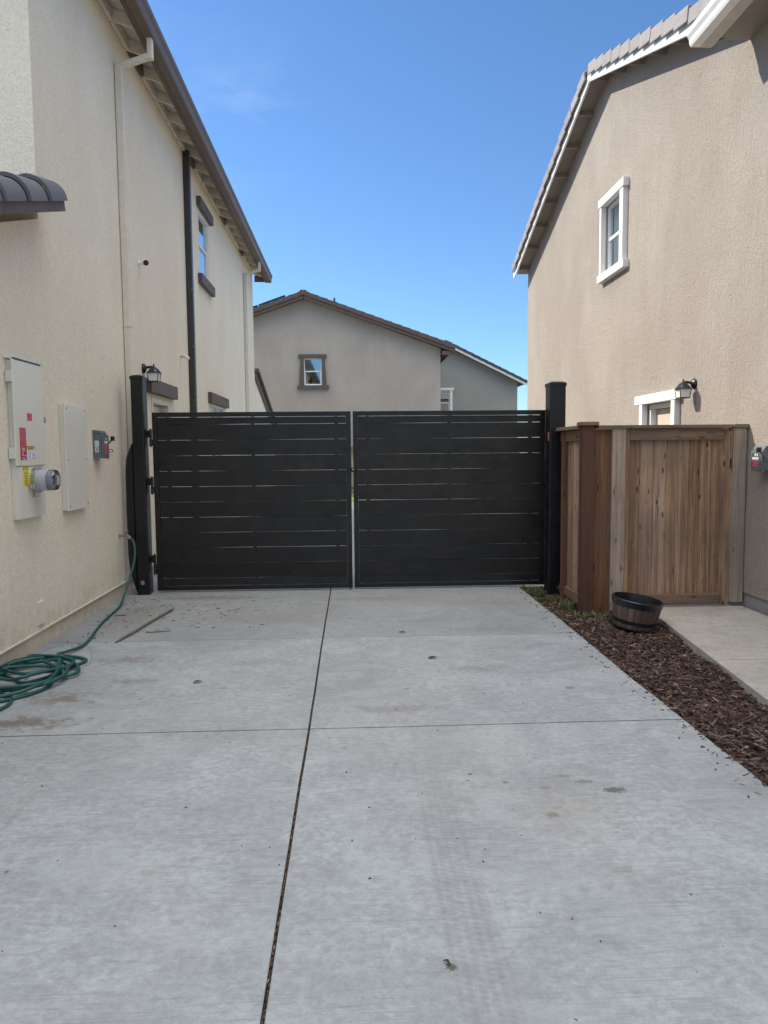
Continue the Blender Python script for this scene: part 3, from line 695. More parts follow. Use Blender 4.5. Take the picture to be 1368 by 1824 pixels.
# ------------------------------------------------------------ right (taupe) house
RX = 3.95
RY, RZ = 11.62, 7.16                                # gable peak of the rake's lower edge
th = thing('taupe_house', (8, 10, 0), 'taupe stucco two storey gabled house with white trim on the right side', 'house')
wr = (10.84, 11.62, 4.30, 5.31); drr = (8.97, 9.86, .1, 2.19)
topf = lambda y: RZ+.12-abs(y-RY)*SL
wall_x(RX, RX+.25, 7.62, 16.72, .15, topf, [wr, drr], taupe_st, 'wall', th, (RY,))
wall_x(RX, RX+.25, -1, 7.62, .15, lambda y: 5.80, [], taupe_st, 'front_wall', th)
MB().box(RX+.25, 13, 16.47, 16.72, .15, 5.5).box(12.75, 13, -1, 16.47, .15, 5.5).box(RX+.25, 12.75, -1, -.75, .15, 5.5).build('rear_wall', taupe_st, th)
MB().box(RX+.014, 12.9, -.9, 8.86, -.12, .146).box(RX+.014, 12.9, 9.98, 16.6, -.12, .146).build('foundation', taupe_found, th, .004)
MB().box(RX-.004, RX+.02, -1, 8.86, .14, .154).box(RX-.004, RX+.02, 9.98, 16.7, .14, .154).build('weep_screed', taupe_paint, th, .002)
FU = Vector((0, -1, SL)).normalized(); FN = Vector((0, SL, 1)).normalized()      # far slope, climbing towards the ridge
NU = Vector((0, 1, SL)).normalized(); NN = Vector((0, -SL, 1)).normalized()
FX = 3.655
eaveY = 16.72+.14; fl = (eaveY-RY)/abs(FU.y)
nl = (RY-6.3)/NU.y
def zt(y): return RZ-abs(y-RY)*SL
rr = MB()
rr.obox((FX+.02, eaveY, zt(eaveY)+.11), (1, 0, 0), FU, FN, (0, 9.5), (0, fl), (0, .025))
rr.obox((FX+.02, 7.72, zt(7.72)+.11), (1, 0, 0), NU, NN, (0, 9.5), (0, (RY-7.72)/NU.y), (0, .025))
rroof = rr.build('roof', taupe_paint, th)
mb = MB(); tiles_on_slope(mb, (FX+.12, eaveY+.03, zt(eaveY+.03)+.12), (1, 0, 0), FU, FN, 9.3, fl)
tiles_on_slope(mb, (FX+.12, 7.6, zt(7.6)+.12), (1, 0, 0), NU, NN, 9.3, (RY-7.6)/NU.y); mb.build('roof_tiles', tile_grey, rroof)
# white barge boards on the rake
bb = MB().obox((FX, eaveY, zt(eaveY)), (1, 0, 0), FU, FN, (0, .032), (0, fl-.02), (0, .135))
bb.obox((FX, 7.66, zt(7.66)), (1, 0, 0), NU, NN, (0, .032), (0, (RY-7.66)/NU.y-.02), (0, .135))
bb.prism([(RY-.06, zt(RY-.06)), (RY, RZ), (RY+.06, zt(RY+.06)), (RY+.10, zt(RY+.1)+.14), (RY, RZ+.142), (RY-.10, zt(RY-.1)+.14)], 'x', FX-.001, FX+.031)
bb.build('barge_board', white_paint, rroof, .003)
for y in [16.55] + list(np.arange(15.8, 7.7, -.70)):
    MB().obox((FX+.03, y, zt(y)+.02), (1, 0, 0), (FU if y > RY else NU), (FN if y > RY else NN), (0, .28), (-.02, .02), (0, .085)).build('outlooker', taupe_paint, rroof, .002)
# rake tiles
mb = MB(); ex = .36
for side, (Uv, Nv, ye) in enumerate(((FU, FN, eaveY+.02), (NU, NN, 7.2))):
    n = int(abs(ye-RY)/abs(Uv.y)/ex)
    y0 = RY-Uv.y*(n*ex)-Uv.y*.08
    for i in range(n):
        o = Vector((FX-.05, y0+Uv.y*ex*i, zt(y0)+.10+Uv.z*ex*i))
        U2 = (Uv-Nv*.11).normalized(); N2 = (Nv+Uv*.11).normalized(); dxx = R.uniform(-.006, .006)
        mb.obox(o+Nv*.02, (1, 0, 0), U2, N2, (dxx-.004, .022+dxx), (.006, ex+.0), (0, .155))
        mb.obox(o+Nv*.015, (1, 0, 0), U2, N2, (.022+dxx, .19), (0, ex+.025), (.128, .155))
for x in np.arange(FX+.16, 13, .36): mb.prism([(RY-.15, RZ+.24), (RY-.07, RZ+.30), (RY+.07, RZ+.30), (RY+.15, RZ+.24)], 'x', x, x+.375)
mb.build('rake_tile', tile_grey, rroof, .008)
# nearer cross roof with its gutter and boxed eave along the driveway
CU = Vector((1, 0, SL)).normalized(); CN = Vector((-SL, 0, 1)).normalized()
cg = 3.46; cz = 5.52                                # fascia foot
c2 = MB().obox((cg, -1.2, cz+.155), (0, 1, 0), CU, CN, (0, 8.74), (0, 5.0), (0, .03)).build('near_roof', taupe_paint, th)
mb = MB(); tiles_on_slope(mb, (cg-.05, -1.2, cz+.16), (0, 1, 0), CU, CN, 8.72, 5.0); mb.build('roof_tiles', tile_grey, c2)
box('fascia', painted('beige_fascia', (.50, .46, .41), .5), c2, cg, cg+.115, -1.2, 7.50, cz-.0, cz+.15)
box('soffit', taupe_paint, c2, cg+.117, RX+.01, -1.2, 7.48, cz+.07, cz+.085, bevel=0)
MB().obox((cg+.117, 7.46, cz+.03), (0, 1, 0), CU, CN, (0, .04), (0, 1.25), (0, .14)).build('end_board', taupe_paint, c2, .003)
MB().obox((cg+.117, 7.502, cz+.05), (0, 1, 0), CU, CN, (0, .02), (0, 1.2), (.05, .14)).build('end_trim', taupe_paint, c2, .002)
gq = [(cg-.002, cz+.155), (cg-.002, cz+.005), (cg-.095, cz+.005), (cg-.108, cz+.03), (cg-.112, cz+.07), (cg-.136, cz+.105), (cg-.138, cz+.155), (cg-.128, cz+.155), (cg-.126, cz+.11), (cg-.103, cz+.075), (cg-.098, cz+.035), (cg-.09, cz+.015), (cg-.012, cz+.015), (cg-.012, cz+.155)]
MB().prism(gq, 'y', -1.2, 7.50).build('gutter', white_paint, th)
MB().prism(gq[:7], 'y', 7.50, 7.506).build('gutter_end_cap', mat('grey_sealed_metal', (.25, .25, .25), .5), th)
# window with white stucco surround
wn = window(th, RX+.03, -1, *wr, 4.81, 2)
TX = RX-.08
box('lintel', white_trim, wn, TX-.01, RX+.02, 10.66, 11.73, 5.312, 5.435, bevel=.008)
box('sill', white_trim, wn, TX-.01, RX+.02, 10.63, 11.75, 4.180, 4.298, bevel=.008)
box('side_trim', white_trim, wn, TX+.004, RX+.02, 10.70, 10.838, 4.30, 5.31, bevel=.006)
box('side_trim', white_trim, wn, TX+.004, RX+.02, 11.622, 11.70, 4.30, 5.31, bevel=.006)
# side door with surround
dr = MB().box(RX+.10, RX+.14, 9.04, 9.79, .12, 2.12).build('door', painted('beige_door_paint', (.58, .50, .40), .5, .03), th, .003)
MB().box(RX+.02, RX+.16, 8.972, 9.038, .1, 2.125).box(RX+.02, RX+.16, 9.792, 9.858, .1, 2.125).box(RX+.02, RX+.16, 8.972, 9.858, 2.127, 2.188).build('door_frame', white_paint, dr, .004)
MB().lathe([(.012, 0), (.012, -.03), (.028, -.035), (.03, -.06), (.02, -.07)], (RX+.10, 9.12, 1.05), 'x', 16).build('handle', steel, dr, smooth=True)
box('lintel', white_trim, dr, TX, RX+.02, 8.80, 10.12, 2.192, 2.312, bevel=.008)
box('side_trim', white_trim, dr, TX+.008, RX+.02, 8.86, 8.968, .1, 2.19, bevel=.006)
box('side_trim', white_trim, dr, TX+.008, RX+.02, 9.862, 9.97, .1, 2.19, bevel=.006)

# ------------------------------------------------------------ houses behind the gate
def gable_house(name, label, cx, peak, xl, xr, zfun, Y, depth, st, tile, barge, over=.35, xeave=None):
    h = thing(name, (cx, Y+depth/2, 0), label, 'house')
    return h
gh = thing('greige_house', (-1, 34, 0), 'greige stucco gabled house straight behind the gate with solar panels on its roof', 'house')
PX, PZ, S1 = -1.83, 7.60, .353
def zg(x): return PZ-abs(x-PX)*S1
GW = (-1.875, -1.175, 4.25, 5.30)
def gwall(mb, x0, x1):
    xs = sorted(set([x0, x1, PX, GW[0], GW[1]]))
    for a_, b_ in zip(xs, xs[1:]):
        if b_ <= a_: continue
        if GW[0] <= (a_+b_)/2 <= GW[1]:
            mb.box(a_, b_, 30, 30.25, 0, GW[2]); mb.prism([(a_, GW[3]), (b_, GW[3]), (b_, zg(b_)), (a_, zg(a_))], 'y', 30, 30.25)
        else: mb.prism([(a_, 0), (b_, 0), (b_, zg(b_)), (a_, zg(a_))], 'y', 30, 30.25)
mb = MB(); gwall(mb, -8.0, 3.57); mb.build('wall', back_st, gh)
MB().box(3.32, 3.57, 30.25, 40, 0, zg(3.57)).box(-8, -7.75, 30.25, 40, 0, zg(-8)).build('side_wall', back_st, gh)
rf = MB()
for sgn, xe in ((1, 4.08), (-1, -8.45)):
    U = Vector((-sgn, 0, S1)).normalized(); Nn = Vector((sgn*S1, 0, 1)).normalized()
    ln = abs(xe-PX)/abs(U.x)
    rf.obox((xe, 29.62, zg(xe)+.10), (0, 1, 0), U, Nn, (0, 10.5), (0, ln), (0, .04))
rfo = rf.build('roof', brown_paint, gh)
mb = MB(); tl = MB()
for sgn, xe in ((1, 4.08), (-1, -8.45)):
    U = Vector((-sgn, 0, S1)).normalized(); Nn = Vector((sgn*S1, 0, 1)).normalized(); ln = abs(xe-PX)/abs(U.x)
    mb.obox((xe, 29.62, zg(xe)-.03), (0, 1, 0), U, Nn, (0, .05), (0, ln-.01*(sgn > 0)), (0, .125))
    n = int(ln/.38)
    for i in range(n+1):
        U2 = (U-Nn*.06).normalized(); N2 = (Nn+U*.06).normalized()
        tl.obox(Vector((xe+sgn*.03, 29.58, zg(xe)+.10))+U*(i*.38), (0, 1, 0), U2, N2, (0, .22), (0, min(.40, ln-i*.38+.04)), (0, .165))
        tl.obox(Vector((xe+sgn*.03, 29.80, zg(xe)+.10))+U*(i*.38), (0, 1, 0), U2, N2, (0, 10.3), (0, min(.40, ln-i*.38+.04)), (.06, .10))
tl.prism([(PX-.2, PZ+.13), (PX-.12, PZ+.29), (PX+.12, PZ+.29), (PX+.2, PZ+.13)], 'y', 29.57, 40)
mb.build('barge_board', brown_paint, rfo, .004); tl.build('roof_tile', tile_brown, rfo, .01)
mb = MB()
for i in range(4): mb.obox((3.60+.13*i, 29.66, zg(3.60+.13*i)-.02), (0, 1, 0), (1, 0, 0), (0, 0, 1), (0, 10), (0, .04), (0, .10))
MB().box(3.58, 4.06, 29.66, 29.70, zg(4.06)-.14, zg(4.06)+.02).build('eave_return', brown_paint, rfo, .003)
mb.build('rafter_tail', brown_paint, rfo)
sp_ = MB(); U = Vector((1, 0, S1)).normalized(); Nn = Vector((-S1, 0, 1)).normalized()
for j in range(3):
    sp_.obox((-5.83+1.16*j*U.x, 30.3, zg(-5.83)+.46+1.16*j*U.z), (0, 1, 0), U, Nn, (0, 1.7), (0, 1.12), (0, .05))
    sp_.obox((-5.83+1.16*j*U.x, 32.05, zg(-5.83)+.46+1.16*j*U.z), (0, 1, 0), U, Nn, (0, 1.7), (0, 1.12), (0, .05))
sp_.build('solar_panel', mat('solar_cell', (.01, .011, .02), .15), gh)
MB().lathe([(.045, 0), (.045, .75)], (-.66, 31.2, 7.15), 'z', 12).build('vent_pipe', brown_paint, gh)
wn = window(gh, 30.03, -1, *GW, 4.80, 1, axis='y')
tm = painted('grey_brown_trim', (.10, .09, .082), .6)
box('lintel', tm, wn, -2.09, -.98, 29.92, 30.0, 5.32, 5.46); box('sill', tm, wn, -2.15, -.90, 29.90, 30.0, 4.10, 4.245)
MB().prism([(-2.00, 5.318), (-1.876, 5.318), (-1.876, 4.247), (-2.08, 4.247)], 'y', 29.93, 30.0).build('side_trim', tm, wn, .004)
MB().prism([(-1.174, 5.318), (-1.05, 5.318), (-.985, 4.247), (-1.174, 4.247)], 'y', 29.93, 30.0).build('side_trim', tm, wn, .004)

sg = thing('sage_house', (5, 41, 0), 'sage green stucco house with white rake board behind the greige house', 'house')
S2 = (6.70-4.90)/(8.68-5.02); px2 = 4.75; 
def zs(x): return 6.60-(x-5.0)*S2 if x > px2 else 6.60-(px2-5)*S2-(px2-x)*S2
wh = (4.05, 4.86, 3.45, 4.58)
mb = MB()
for a_, b_ in ((0.5, 4.05), (4.86, 8.24)): mb.prism([(a_, 0), (b_, 0), (b_, zs(b_)), (a_, zs(a_))], 'y', 37, 37.25)
mb.box(4.05, 4.86, 37, 37.25, 0, 3.45).prism([(4.05, 4.58), (4.86, 4.58), (4.86, zs(4.86)), (4.05, zs(4.05))], 'y', 37, 37.25)
mb.build('wall', green_st, sg)
MB().box(7.99, 8.24, 37.25, 45, 0, zs(8.24)).build('side_wall', green_st, sg)
U = Vector((-1, 0, S2)).normalized(); Nn = Vector((S2, 0, 1)).normalized(); ln = (8.62-px2)/abs(U.x)
rf = MB().obox((8.62, 36.6, zs(8.62)+.06), (0, 1, 0), U, Nn, (0, 8.8), (0, ln), (0, .05)).obox((-1.4, 36.6, zs(-1.4)+.06), (0, 1, 0), Vector((1, 0, S2)).normalized(), Vector((-S2, 0, 1)).normalized(), (0, 8.8), (0, 6.7), (0, .05)).build('roof', tile_dark, sg)
MB().obox((8.60, 36.58, zs(8.60)-.06), (0, 1, 0), U, Nn, (0, .04), (0, ln), (0, .125)).build('barge_board', white_paint, rf)
mb = MB()
for i in range(int(ln/.38)+1): mb.obox(Vector((8.66, 36.54, zs(8.66)+.08))+U*(i*.38), (0, 1, 0), (U-Nn*.06).normalized(), (Nn+U*.06).normalized(), (0, 8.9), (0, .41), (0, .12))
mb.build('roof_tile', tile_dark, rf, .008)
wn = window(sg, 37.03, -1, *wh, 3.98, 0, axis='y')
box('lintel', white_paint, wn, 3.9, 5.06, 36.92, 37, 4.585, 4.70); box('side_trim', white_paint, wn, 4.862, 4.99, 36.94, 37, 3.4, 4.583)

# back yard beyond the drive: slab, lawn, board fence
MB().box(-14, 12, 20.62, 24.0, -.12, -.002).build('rear_path', walk_m, kind='structure')
MB().box(-1.6, .55, 24.0, 28.6, -.1, .01).build('lawn', lawn_m, kind='stuff')
tag(bpy.data.objects['lawn'], 'sunlit green lawn seen through the gap between the gate leaves', 'lawn')
yf = thing('yard_fence', (0, 28.7, 0), 'tan board fence glimpsed between the gate leaves beyond the lawn', 'fence')
mb = MB()
for i in range(90): mb.box(-7+.15*i, -7+.15*i+.145, 28.7+R.uniform(-.003, .003), 28.72, .03, 1.75)
mb.build('board', wood_light, yf)
MB().box(-7, 6.5, 28.66, 28.698, 1.55, 1.64).box(-7, 6.5, 28.66, 28.698, .2, .29).build('rail', wood_x, yf)
MB().box(-7, 6.5, 28.64, 28.78, 1.752, 1.79).build('cap', wood_x, yf)

# ------------------------------------------------------------ the gate
GY = 8.57
def gate_leaf(x0, x1, label, hinge_side, seedn):
    t = thing('gate_leaf', ((x0 if hinge_side < 0 else x1), GY, 0), label, 'gate', 'leaves of the black double driveway gate')
    z0, z1 = .022, 2.062; fw = .056
    MB().box(x0, x0+fw, GY, GY+.05, z0, z1).box(x1-fw, x1, GY, GY+.05, z0, z1).box(x0+fw, x1-fw, GY+.0, GY+.05, z1-.052, z1).box(x0+fw, x1-fw, GY, GY+.05, z0, z0+.048).build('frame', black_paint, t, .004)
    zz = [z1-.058]; q = z1-.058-.072; k = 0
    tops = [z1-.0585, z1-.1395]
    while tops[-1]-.1765 > z0+.15: tops.append(tops[-1]-.1765)
    tops.append(tops[-1]-.1765)
    for i, tp in enumerate(tops):
        bt = tops[i+1] if i+1 < len(tops) else z0+.052
        if tp-bt < .02: continue
        sag = R.uniform(-.0012, .0012)
        # slightly bowed slat
        n = 40; v = []; f = []; ph = R.uniform(0, 6); g0 = R.uniform(.0012, .0032) if i > 1 else .0030; tw_ = R.uniform(-.0022, .0022)
        for j in range(n+1):
            s_ = j/n; x = x0+fw+.001+(x1-x0-2*fw-.002)*s_; bow = sag*math.sin(math.pi*s_*R.choice((1, 1, 2)))+R.uniform(-.0004, .0004)
            dy = .0025*math.sin(s_*5+i*1.3+seedn)
            gg = max(.0002, g0+.0024*math.sin(s_*4.3+ph)+.0014*math.sin(s_*11+ph*2)) if i+1 < len(tops) else 0
            v += [(x, GY+.012+dy-tw_, bt+gg), (x, GY+.012+dy+tw_, tp), (x, GY+.034+dy+tw_, tp), (x, GY+.034+dy-tw_, bt+gg)]
        for j in range(n):
            for e_ in range(4): f.append((j*4+e_, j*4+(e_+1) % 4, (j+1)*4+(e_+1) % 4, (j+1)*4+e_))
        f += [(0, 1, 2, 3), (4*n+3, 4*n+2, 4*n+1, 4*n)]
        MB().add(v, f).build('slat', black_paint, t, .0015, seg=1)
    br = MB()
    for fr in (.075, .5, .925): br.box(x0+(x1-x0)*fr-.02, x0+(x1-x0)*fr+.02, GY+.04, GY+.07, z0+.05, z1-.054)
    br.build('brace', black_paint, t, .002)
    for hz in (1.78, 1.24, .35):
        hx = x0-.022 if hinge_side < 0 else x1+.022
        h = MB().lathe([(.017, 0), (.017, .088)], (hx, GY+.008, hz-.10), 'z', 14).lathe([(.017, .092), (.017, .19)], (hx, GY+.008, hz-.10), 'z', 14).lathe([(.010, -.008), (.010, .2)], (hx, GY+.008, hz-.10), 'z', 10)
        h.box(min(hx, x0 if hinge_side < 0 else x1), max(hx, x0 if hinge_side < 0 else x1), GY+.004, GY+.014, hz-.09, hz-.02)
        h.box(hx-.035 if hinge_side < 0 else hx, hx if hinge_side < 0 else hx+.035, GY+.004, GY+.014, hz+.0, hz+.08)
        h.build('hinge', black_rub, t, .001)
    return t
gl1 = gate_leaf(-2.262, -.014, 'black horizontal slat gate leaf on the left, hinged beside the cream house', -1, 0)
gl2 = gate_leaf(.010, 2.238, 'black horizontal slat gate leaf on the right, with the round latch knob', 1, 4)
MB().box(-.024, -.012, GY-.003, GY+.008, 1.30, 1.46).build('strike_plate', black_rub, gl1, .001)
MB().lathe([(.006, -.07), (.006, .05)], (-.038, GY-.02, .05), 'z', 10).box(-.055, -.03, GY-.022, GY, .02, .06).build('drop_bolt', black_rub, gl1, .001)
lt = MB().lathe([(.010, 0), (.010, -.02), (.026, -.024), (.028, -.042), (.018, -.052)], (.006, GY, 1.395), 'y', 18).build('latch_knob', black_rub, gl2, smooth=True)
MB().lathe([(.008, -.052), (.008, -.055)], (.006, GY, 1.395), 'y', 12).build('key_cylinder', steel, lt)

def gate_post(x0, x1, y0, y1, zb, zt_, label, chip):
    t = thing('gate_post', ((x0+x1)/2, (y0+y1)/2, zb), label, 'post', 'square black gate posts')
    MB().box(x0, x1, y0, y1, zb, zt_).build('post_tube', black_post, t, .012, seg=3)
    c = MB(); e_ = .006
    c.add([(x0-e_, y0-e_, zt_-.03), (x1+e_, y0-e_, zt_-.03), (x1+e_, y1+e_, zt_-.03), (x0-e_, y1+e_, zt_-.03), (x0-e_, y0-e_, zt_+.004), (x1+e_, y0-e_, zt_+.004), (x1+e_, y1+e_, zt_+.004), (x0-e_, y1+e_, zt_+.004),
           (x0+.03, y0+.03, zt_+.022), (x1-.03, y0+.03, zt_+.022), (x1-.03, y1-.03, zt_+.022), (x0+.03, y1-.03, zt_+.022)],
          [(0,3,2,1),(0,1,5,4),(1,2,6,5),(2,3,7,6),(3,0,4,7),(4,5,9,8),(5,6,10,9),(6,7,11,10),(7,4,8,11),(8,9,10,11)])
    c.build('post_cap', black_post, t, .004)
    px_, pz, s_ = chip; rr_ = random.Random(px_*100)
    pts = [(px_+s_*(.75+.4*rr_.random())*math.cos(k*.483), pz+1.25*s_*(.75+.4*rr_.random())*math.sin(k*.483)) for k in range(13)]
    MB().prism(pts, 'y', y0-.002, y0+.001).build('paint_chip', mat('bare_primer', (.22, .215, .20) if px_ < 0 else (.07, .07, .07), .7), t)
    return t
lp = gate_post(-2.452, -2.318, 8.44, 8.62, -.02, 2.452, 'tall black square gate post against the cream house wall', (-2.39, .14, .026))
rp_ = gate_post(2.195, 2.375, 8.22, 8.42, -.12, 2.335, 'tall black square gate post beside the wooden fence', (2.31, .05, .016))
MB().box(2.188, 2.196, 8.24, 8.27, 1.70, 1.80).build('bare_patch', mat('orange_primer', (.38, .16, .07), .7), rp_)
# bowed black filler panel between the left post and the wall
pf = [(-2.47, 1.72), (-2.51, 1.66), (-2.556, 1.56), (-2.570, 1.42), (-2.574, 1.0), (-2.574, .55), (-2.568, .38), (-2.550, .22), (-2.51, .10), (-2.47, .03)]
ff = MB(); rows = []; zz_ = np.linspace(1.71, .035, 40); pz = [p[1] for p in pf][::-1]; px2_ = [p[0] for p in pf][::-1]
for z in zz_:
    x = float(np.interp(z, pz, px2_)); K = 9
    rows += [(-2.46, 8.56, z)] + [(-2.46+(x+2.46)*math.sin(math.pi/2*k/K), 8.56-.115*math.cos(math.pi/2*k/K), z) for k in range(K+1)] + [(x, 8.56, z)]
nc = len(rows)//40
for j in range(39):
    for k in range(nc): ff.add([], [(j*nc+k-0, j*nc+(k+1) % nc, (j+1)*nc+(k+1) % nc, (j+1)*nc+k)])
ff.v = rows
ff.f += [tuple(range(nc)), tuple(39*nc+k for k in range(nc-1, -1, -1))]; ff.mi += [0, 0]
tag(ff.build('gap_filler', mat('satin_black_plastic', (.010, .010, .012), .32, spec=.4), smooth=True), 'bowed black plastic strip filling the gap between left gate post and cream wall', 'filler strip')

# ------------------------------------------------------------ wooden fence and side gate
FY = 7.30
fn = thing('wooden_fence', (2.43, 7.4, 0), 'cedar board fence corner with red brown post beside the black gate post', 'fence')
MB().box(2.283, 2.402, FY, FY+.115, -.12, 1.835).build('red_post', wood_red, fn, .003)
MB().box(2.404, 2.578, FY+.03, FY+.055, -.08, 1.802).build('brown_board', wood_brown, fn, .002)
for a_, b_ in ((1.66, 1.80), (.1, .19)): MB().box(2.376, 2.576, FY+.058, FY+.10, a_, b_).build('rail', wood_x, fn, .002)
bd = MB()
for i, (a_, b_) in enumerate(((7.42, 7.555), (7.56, 7.69), (7.695, 7.83), (7.835, 7.97), (7.975, 8.10), (8.105, 8.24))): bd.box(2.352, 2.372, a_, b_, -.03, 1.803)
bd.build('return_board', wood_fence, fn, .002)
for a_, b_ in ((1.69, 1.80), (.0, .10)): MB().box(2.318, 2.350, 7.418, 8.21, a_, b_).build('return_rail', wood_y, fn, .002)
MB().box(2.30, 2.352, 8.03, 8.12, -.05, 1.80).build('return_post', wood_brown, fn, .002)
MB().box(2.262, 2.435, FY-.03, FY+.14, 1.838, 1.874).box(2.262, 2.40, FY+.142, 8.26, 1.806, 1.842).build('cap_board', wood_y, fn, .003)
MB().box(2.43, 2.76, FY-.02, FY+.12, 1.806, 1.838).build('front_cap_board', wood_x, fn, .003)

sgt = thing('side_gate', (3.2, 7.35, 0), 'weathered cedar board side gate between fence corner and taupe house', 'gate')
MB().box(2.580, 2.712, FY-.005, FY+.085, -.06, 1.802).build('hinge_post', wood_light, sgt, .003)
MB().box(2.714, 2.758, FY+.010, FY+.10, -.04, 1.802).build('post_stop', wood_fence, sgt, .002)
bd = MB(); x = 2.762; ws = [.118, .142, .135, .10, .128, .112, .118, .105]
sc_ = (3.712-2.762)/sum(ws)
for wd in ws:
    wd *= sc_; bd.box(x+.0012, x+wd-.0012, FY+.052+R.uniform(-.003, .003), FY+.072, .085, 1.78); x += wd
bd.build('board', wood_fence, sgt, .0015)
MB().box(2.762, 3.712, FY+.010, FY+.048, 1.688, 1.8035).build('top_rail', wood_x, sgt, .003)
MB().box(2.762, 3.712, FY+.012, FY+.050, .022, .130).build('bottom_rail', wood_x, sgt, .003)
MB().prism([(3.714, FY+.055), (3.795, FY-.008), (3.812, FY+.012), (3.735, FY+.085)], 'z', .015, 1.80).build('jamb_board', wood_fence, sgt, .002)
MB().box(3.800, 3.938, FY-.012, FY+.08, .045, 1.802).build('latch_post', wood_light, sgt, .003)
MB().box(2.762, 3.79, FY-.02, FY+.11, 1.804, 1.838).build('cap_board', wood_x, sgt, .003)
MB().box(3.800, 3.945, FY-.03, FY+.11, 1.8035, 1.840).build('post_cap_board', wood_x, sgt, .003)
MB().box(3.776, 3.790, FY-.004, FY+.004, 1.40, 1.50).build('latch', black_rub, sgt, .001)
nl_ = MB()
for (x, z) in [(2.85+.118*i, zz+R.uniform(-.02, .02)) for i in range(8) for zz in (1.70, 1.20, .62)]: nl_.lathe([(.0035, 0), (.003, -.002)], (x, FY+.010 if z > 1.66 else FY+.049, z), 'y', 8)
nl_.build('nail', steel, sgt)

# ------------------------------------------------------------ planter
pt = thing('barrel_planter', (2.555, 6.62, -.03), 'brown half barrel planter with black hoops tilting on the mulch', 'planter')
tilt = Matrix.Rotation(rad(8), 3, 'Y') @ Matrix.Rotation(rad(3), 3, 'X')
def tl_(mb):
    o = Vector((2.555, 6.62, -.035)); mb.v = [tuple(o+tilt@(Vector(p))) for p in mb.v]; return mb
def bowl(prof, seg=48, ribs=0):
    mb = MB(); n = len(prof); vs = []
    for r, z in prof:
        for k in range(seg):
            a_ = 2*math.pi*k/seg; vs.append((r*math.cos(a_), r*math.sin(a_), z))
    f = [(i*seg+k, i*seg+(k+1) % seg, (i+1)*seg+(k+1) % seg, (i+1)*seg+k) for i in range(n-1) for k in range(seg)]
    mb.add(vs, f); return mb
def rz(z): return .172+.052*(z/.27)**.7
st_ = MB()
for k in range(22):
    a0 = 2*math.pi*k/22+.012; a1 = 2*math.pi*(k+1)/22-.012; v = []; f = []
    for j in range(9):
        z = .27*j/8; r = rz(max(z, .0))
        for a_ in (a0, (a0+a1)/2, a1): v.append((r*math.cos(a_), r*math.sin(a_), z))
        for a_ in (a1, (a0+a1)/2, a0): v.append(((r-.012)*math.cos(a_), (r-.012)*math.sin(a_), z))
    for j in range(8):
        for e_ in range(6): f.append((j*6+e_, j*6+(e_+1) % 6, (j+1)*6+(e_+1) % 6, (j+1)*6+e_))
    st_.add(v, f)
tl_(st_).build('stave', pot_m, pt)
tl_(bowl([(.0, .015), (rz(.02)-.013, .015), (rz(.1)-.013, .1), (rz(.2)-.013, .2), (rz(.27)-.013, .272)])).build('liner', black_rub, pt, smooth=True)
tl_(bowl([(rz(.215)+.0, .215), (rz(.215)+.005, .217), (rz(.27)+.006, .272), (rz(.27)+.001, .279), (rz(.27)-.011, .277), (rz(.27)-.013, .26)])).build('rim_hoop', black_rub, pt, smooth=True)
tl_(bowl([(rz(.06)-.001, .06), (rz(.06)+.005, .062), (rz(.09)+.005, .092), (rz(.09)-.001, .094)])).build('hoop', black_rub, pt, smooth=True)
tl_(bowl([(rz(0)-.001, .0), (rz(0)+.004, .001), (rz(.018)+.004, .018), (rz(.018)-.001, .02)])).build('foot_hoop', black_rub, pt, smooth=True)
tl_(bowl([(.0, .19), (.1, .195), (rz(.2)-.014, .19)])).build('potting_soil', soil_m, pt)

# ------------------------------------------------------------ electrical gear on the left wall
def lines(mb, a0, a1, z0, z1, plane, n, mi, fill=.8, axis='x', d=.0006, center=True):
    """rows of little print on a label"""
    h = (z0-z1)/n if z0 > z1 else (z1-z0)/n
    for i in range(n):
        zt2 = z1-i*h; ww = (a1-a0)*R.uniform(fill*.6, fill); s0 = (a0+a1)/2-ww/2 if center else a0+(a1-a0)*.08
        mb.cur = mi; x = s0
        while x < s0+ww-.001:
            l = min(R.uniform(.006, .022), s0+ww-x); 
            if axis == 'x': mb.box(plane, plane+d, x, x+l, zt2-h*.72, zt2-h*.25)
            else: mb.box(x, x+l, plane, plane+d, zt2-h*.72, zt2-h*.25)
            x += l+.003
    mb.cur = 0
PXF = -2.556
ep = thing('electrical_panel', (PXF, 6.02, 1.1), 'large cream electrical service panel with red and yellow warning labels and round meter', 'electrical panel')
MB().box(HW, PXF-.006, 5.79, 6.29, 1.10, 2.315).build('cabinet', panel_paint, ep, .004)
MB().box(PXF-.006, PXF+.012, 5.77, 6.30, 1.512, 2.322).build('door', panel_paint, ep, .005, seg=3)
MB().prism([(PXF-.005, 2.318), (PXF+.013, 2.318), (PXF+.013, 2.334), (PXF-.002, 2.336)], 'y', 5.80, 6.28).build('door_top_gap', black_rub, ep)
MB().box(HW, HW+.022, 5.74, 6.32, 2.325, 2.35).build('drip_flange', panel_paint, ep, .003)
MB().box(PXF-.006, PXF+.004, 5.80, 6.035, 1.10, 1.508).build('cover_plate', panel_paint, ep, .003)
MB().box(PXF-.006, PXF+.004, 6.040, 6.285, 1.10, 1.262).build('lower_cover', panel_paint, ep, .003)
MB().box(PXF-.006, PXF+.001, 6.040, 6.285, 1.268, 1.508).build('meter_socket', panel_paint, ep, .003)
for z in (2.20, 1.62): MB().box(HW+.004, PXF+.01, 5.752, 5.772, z-.05, z+.035).build('hinge', panel_paint, ep, .002)
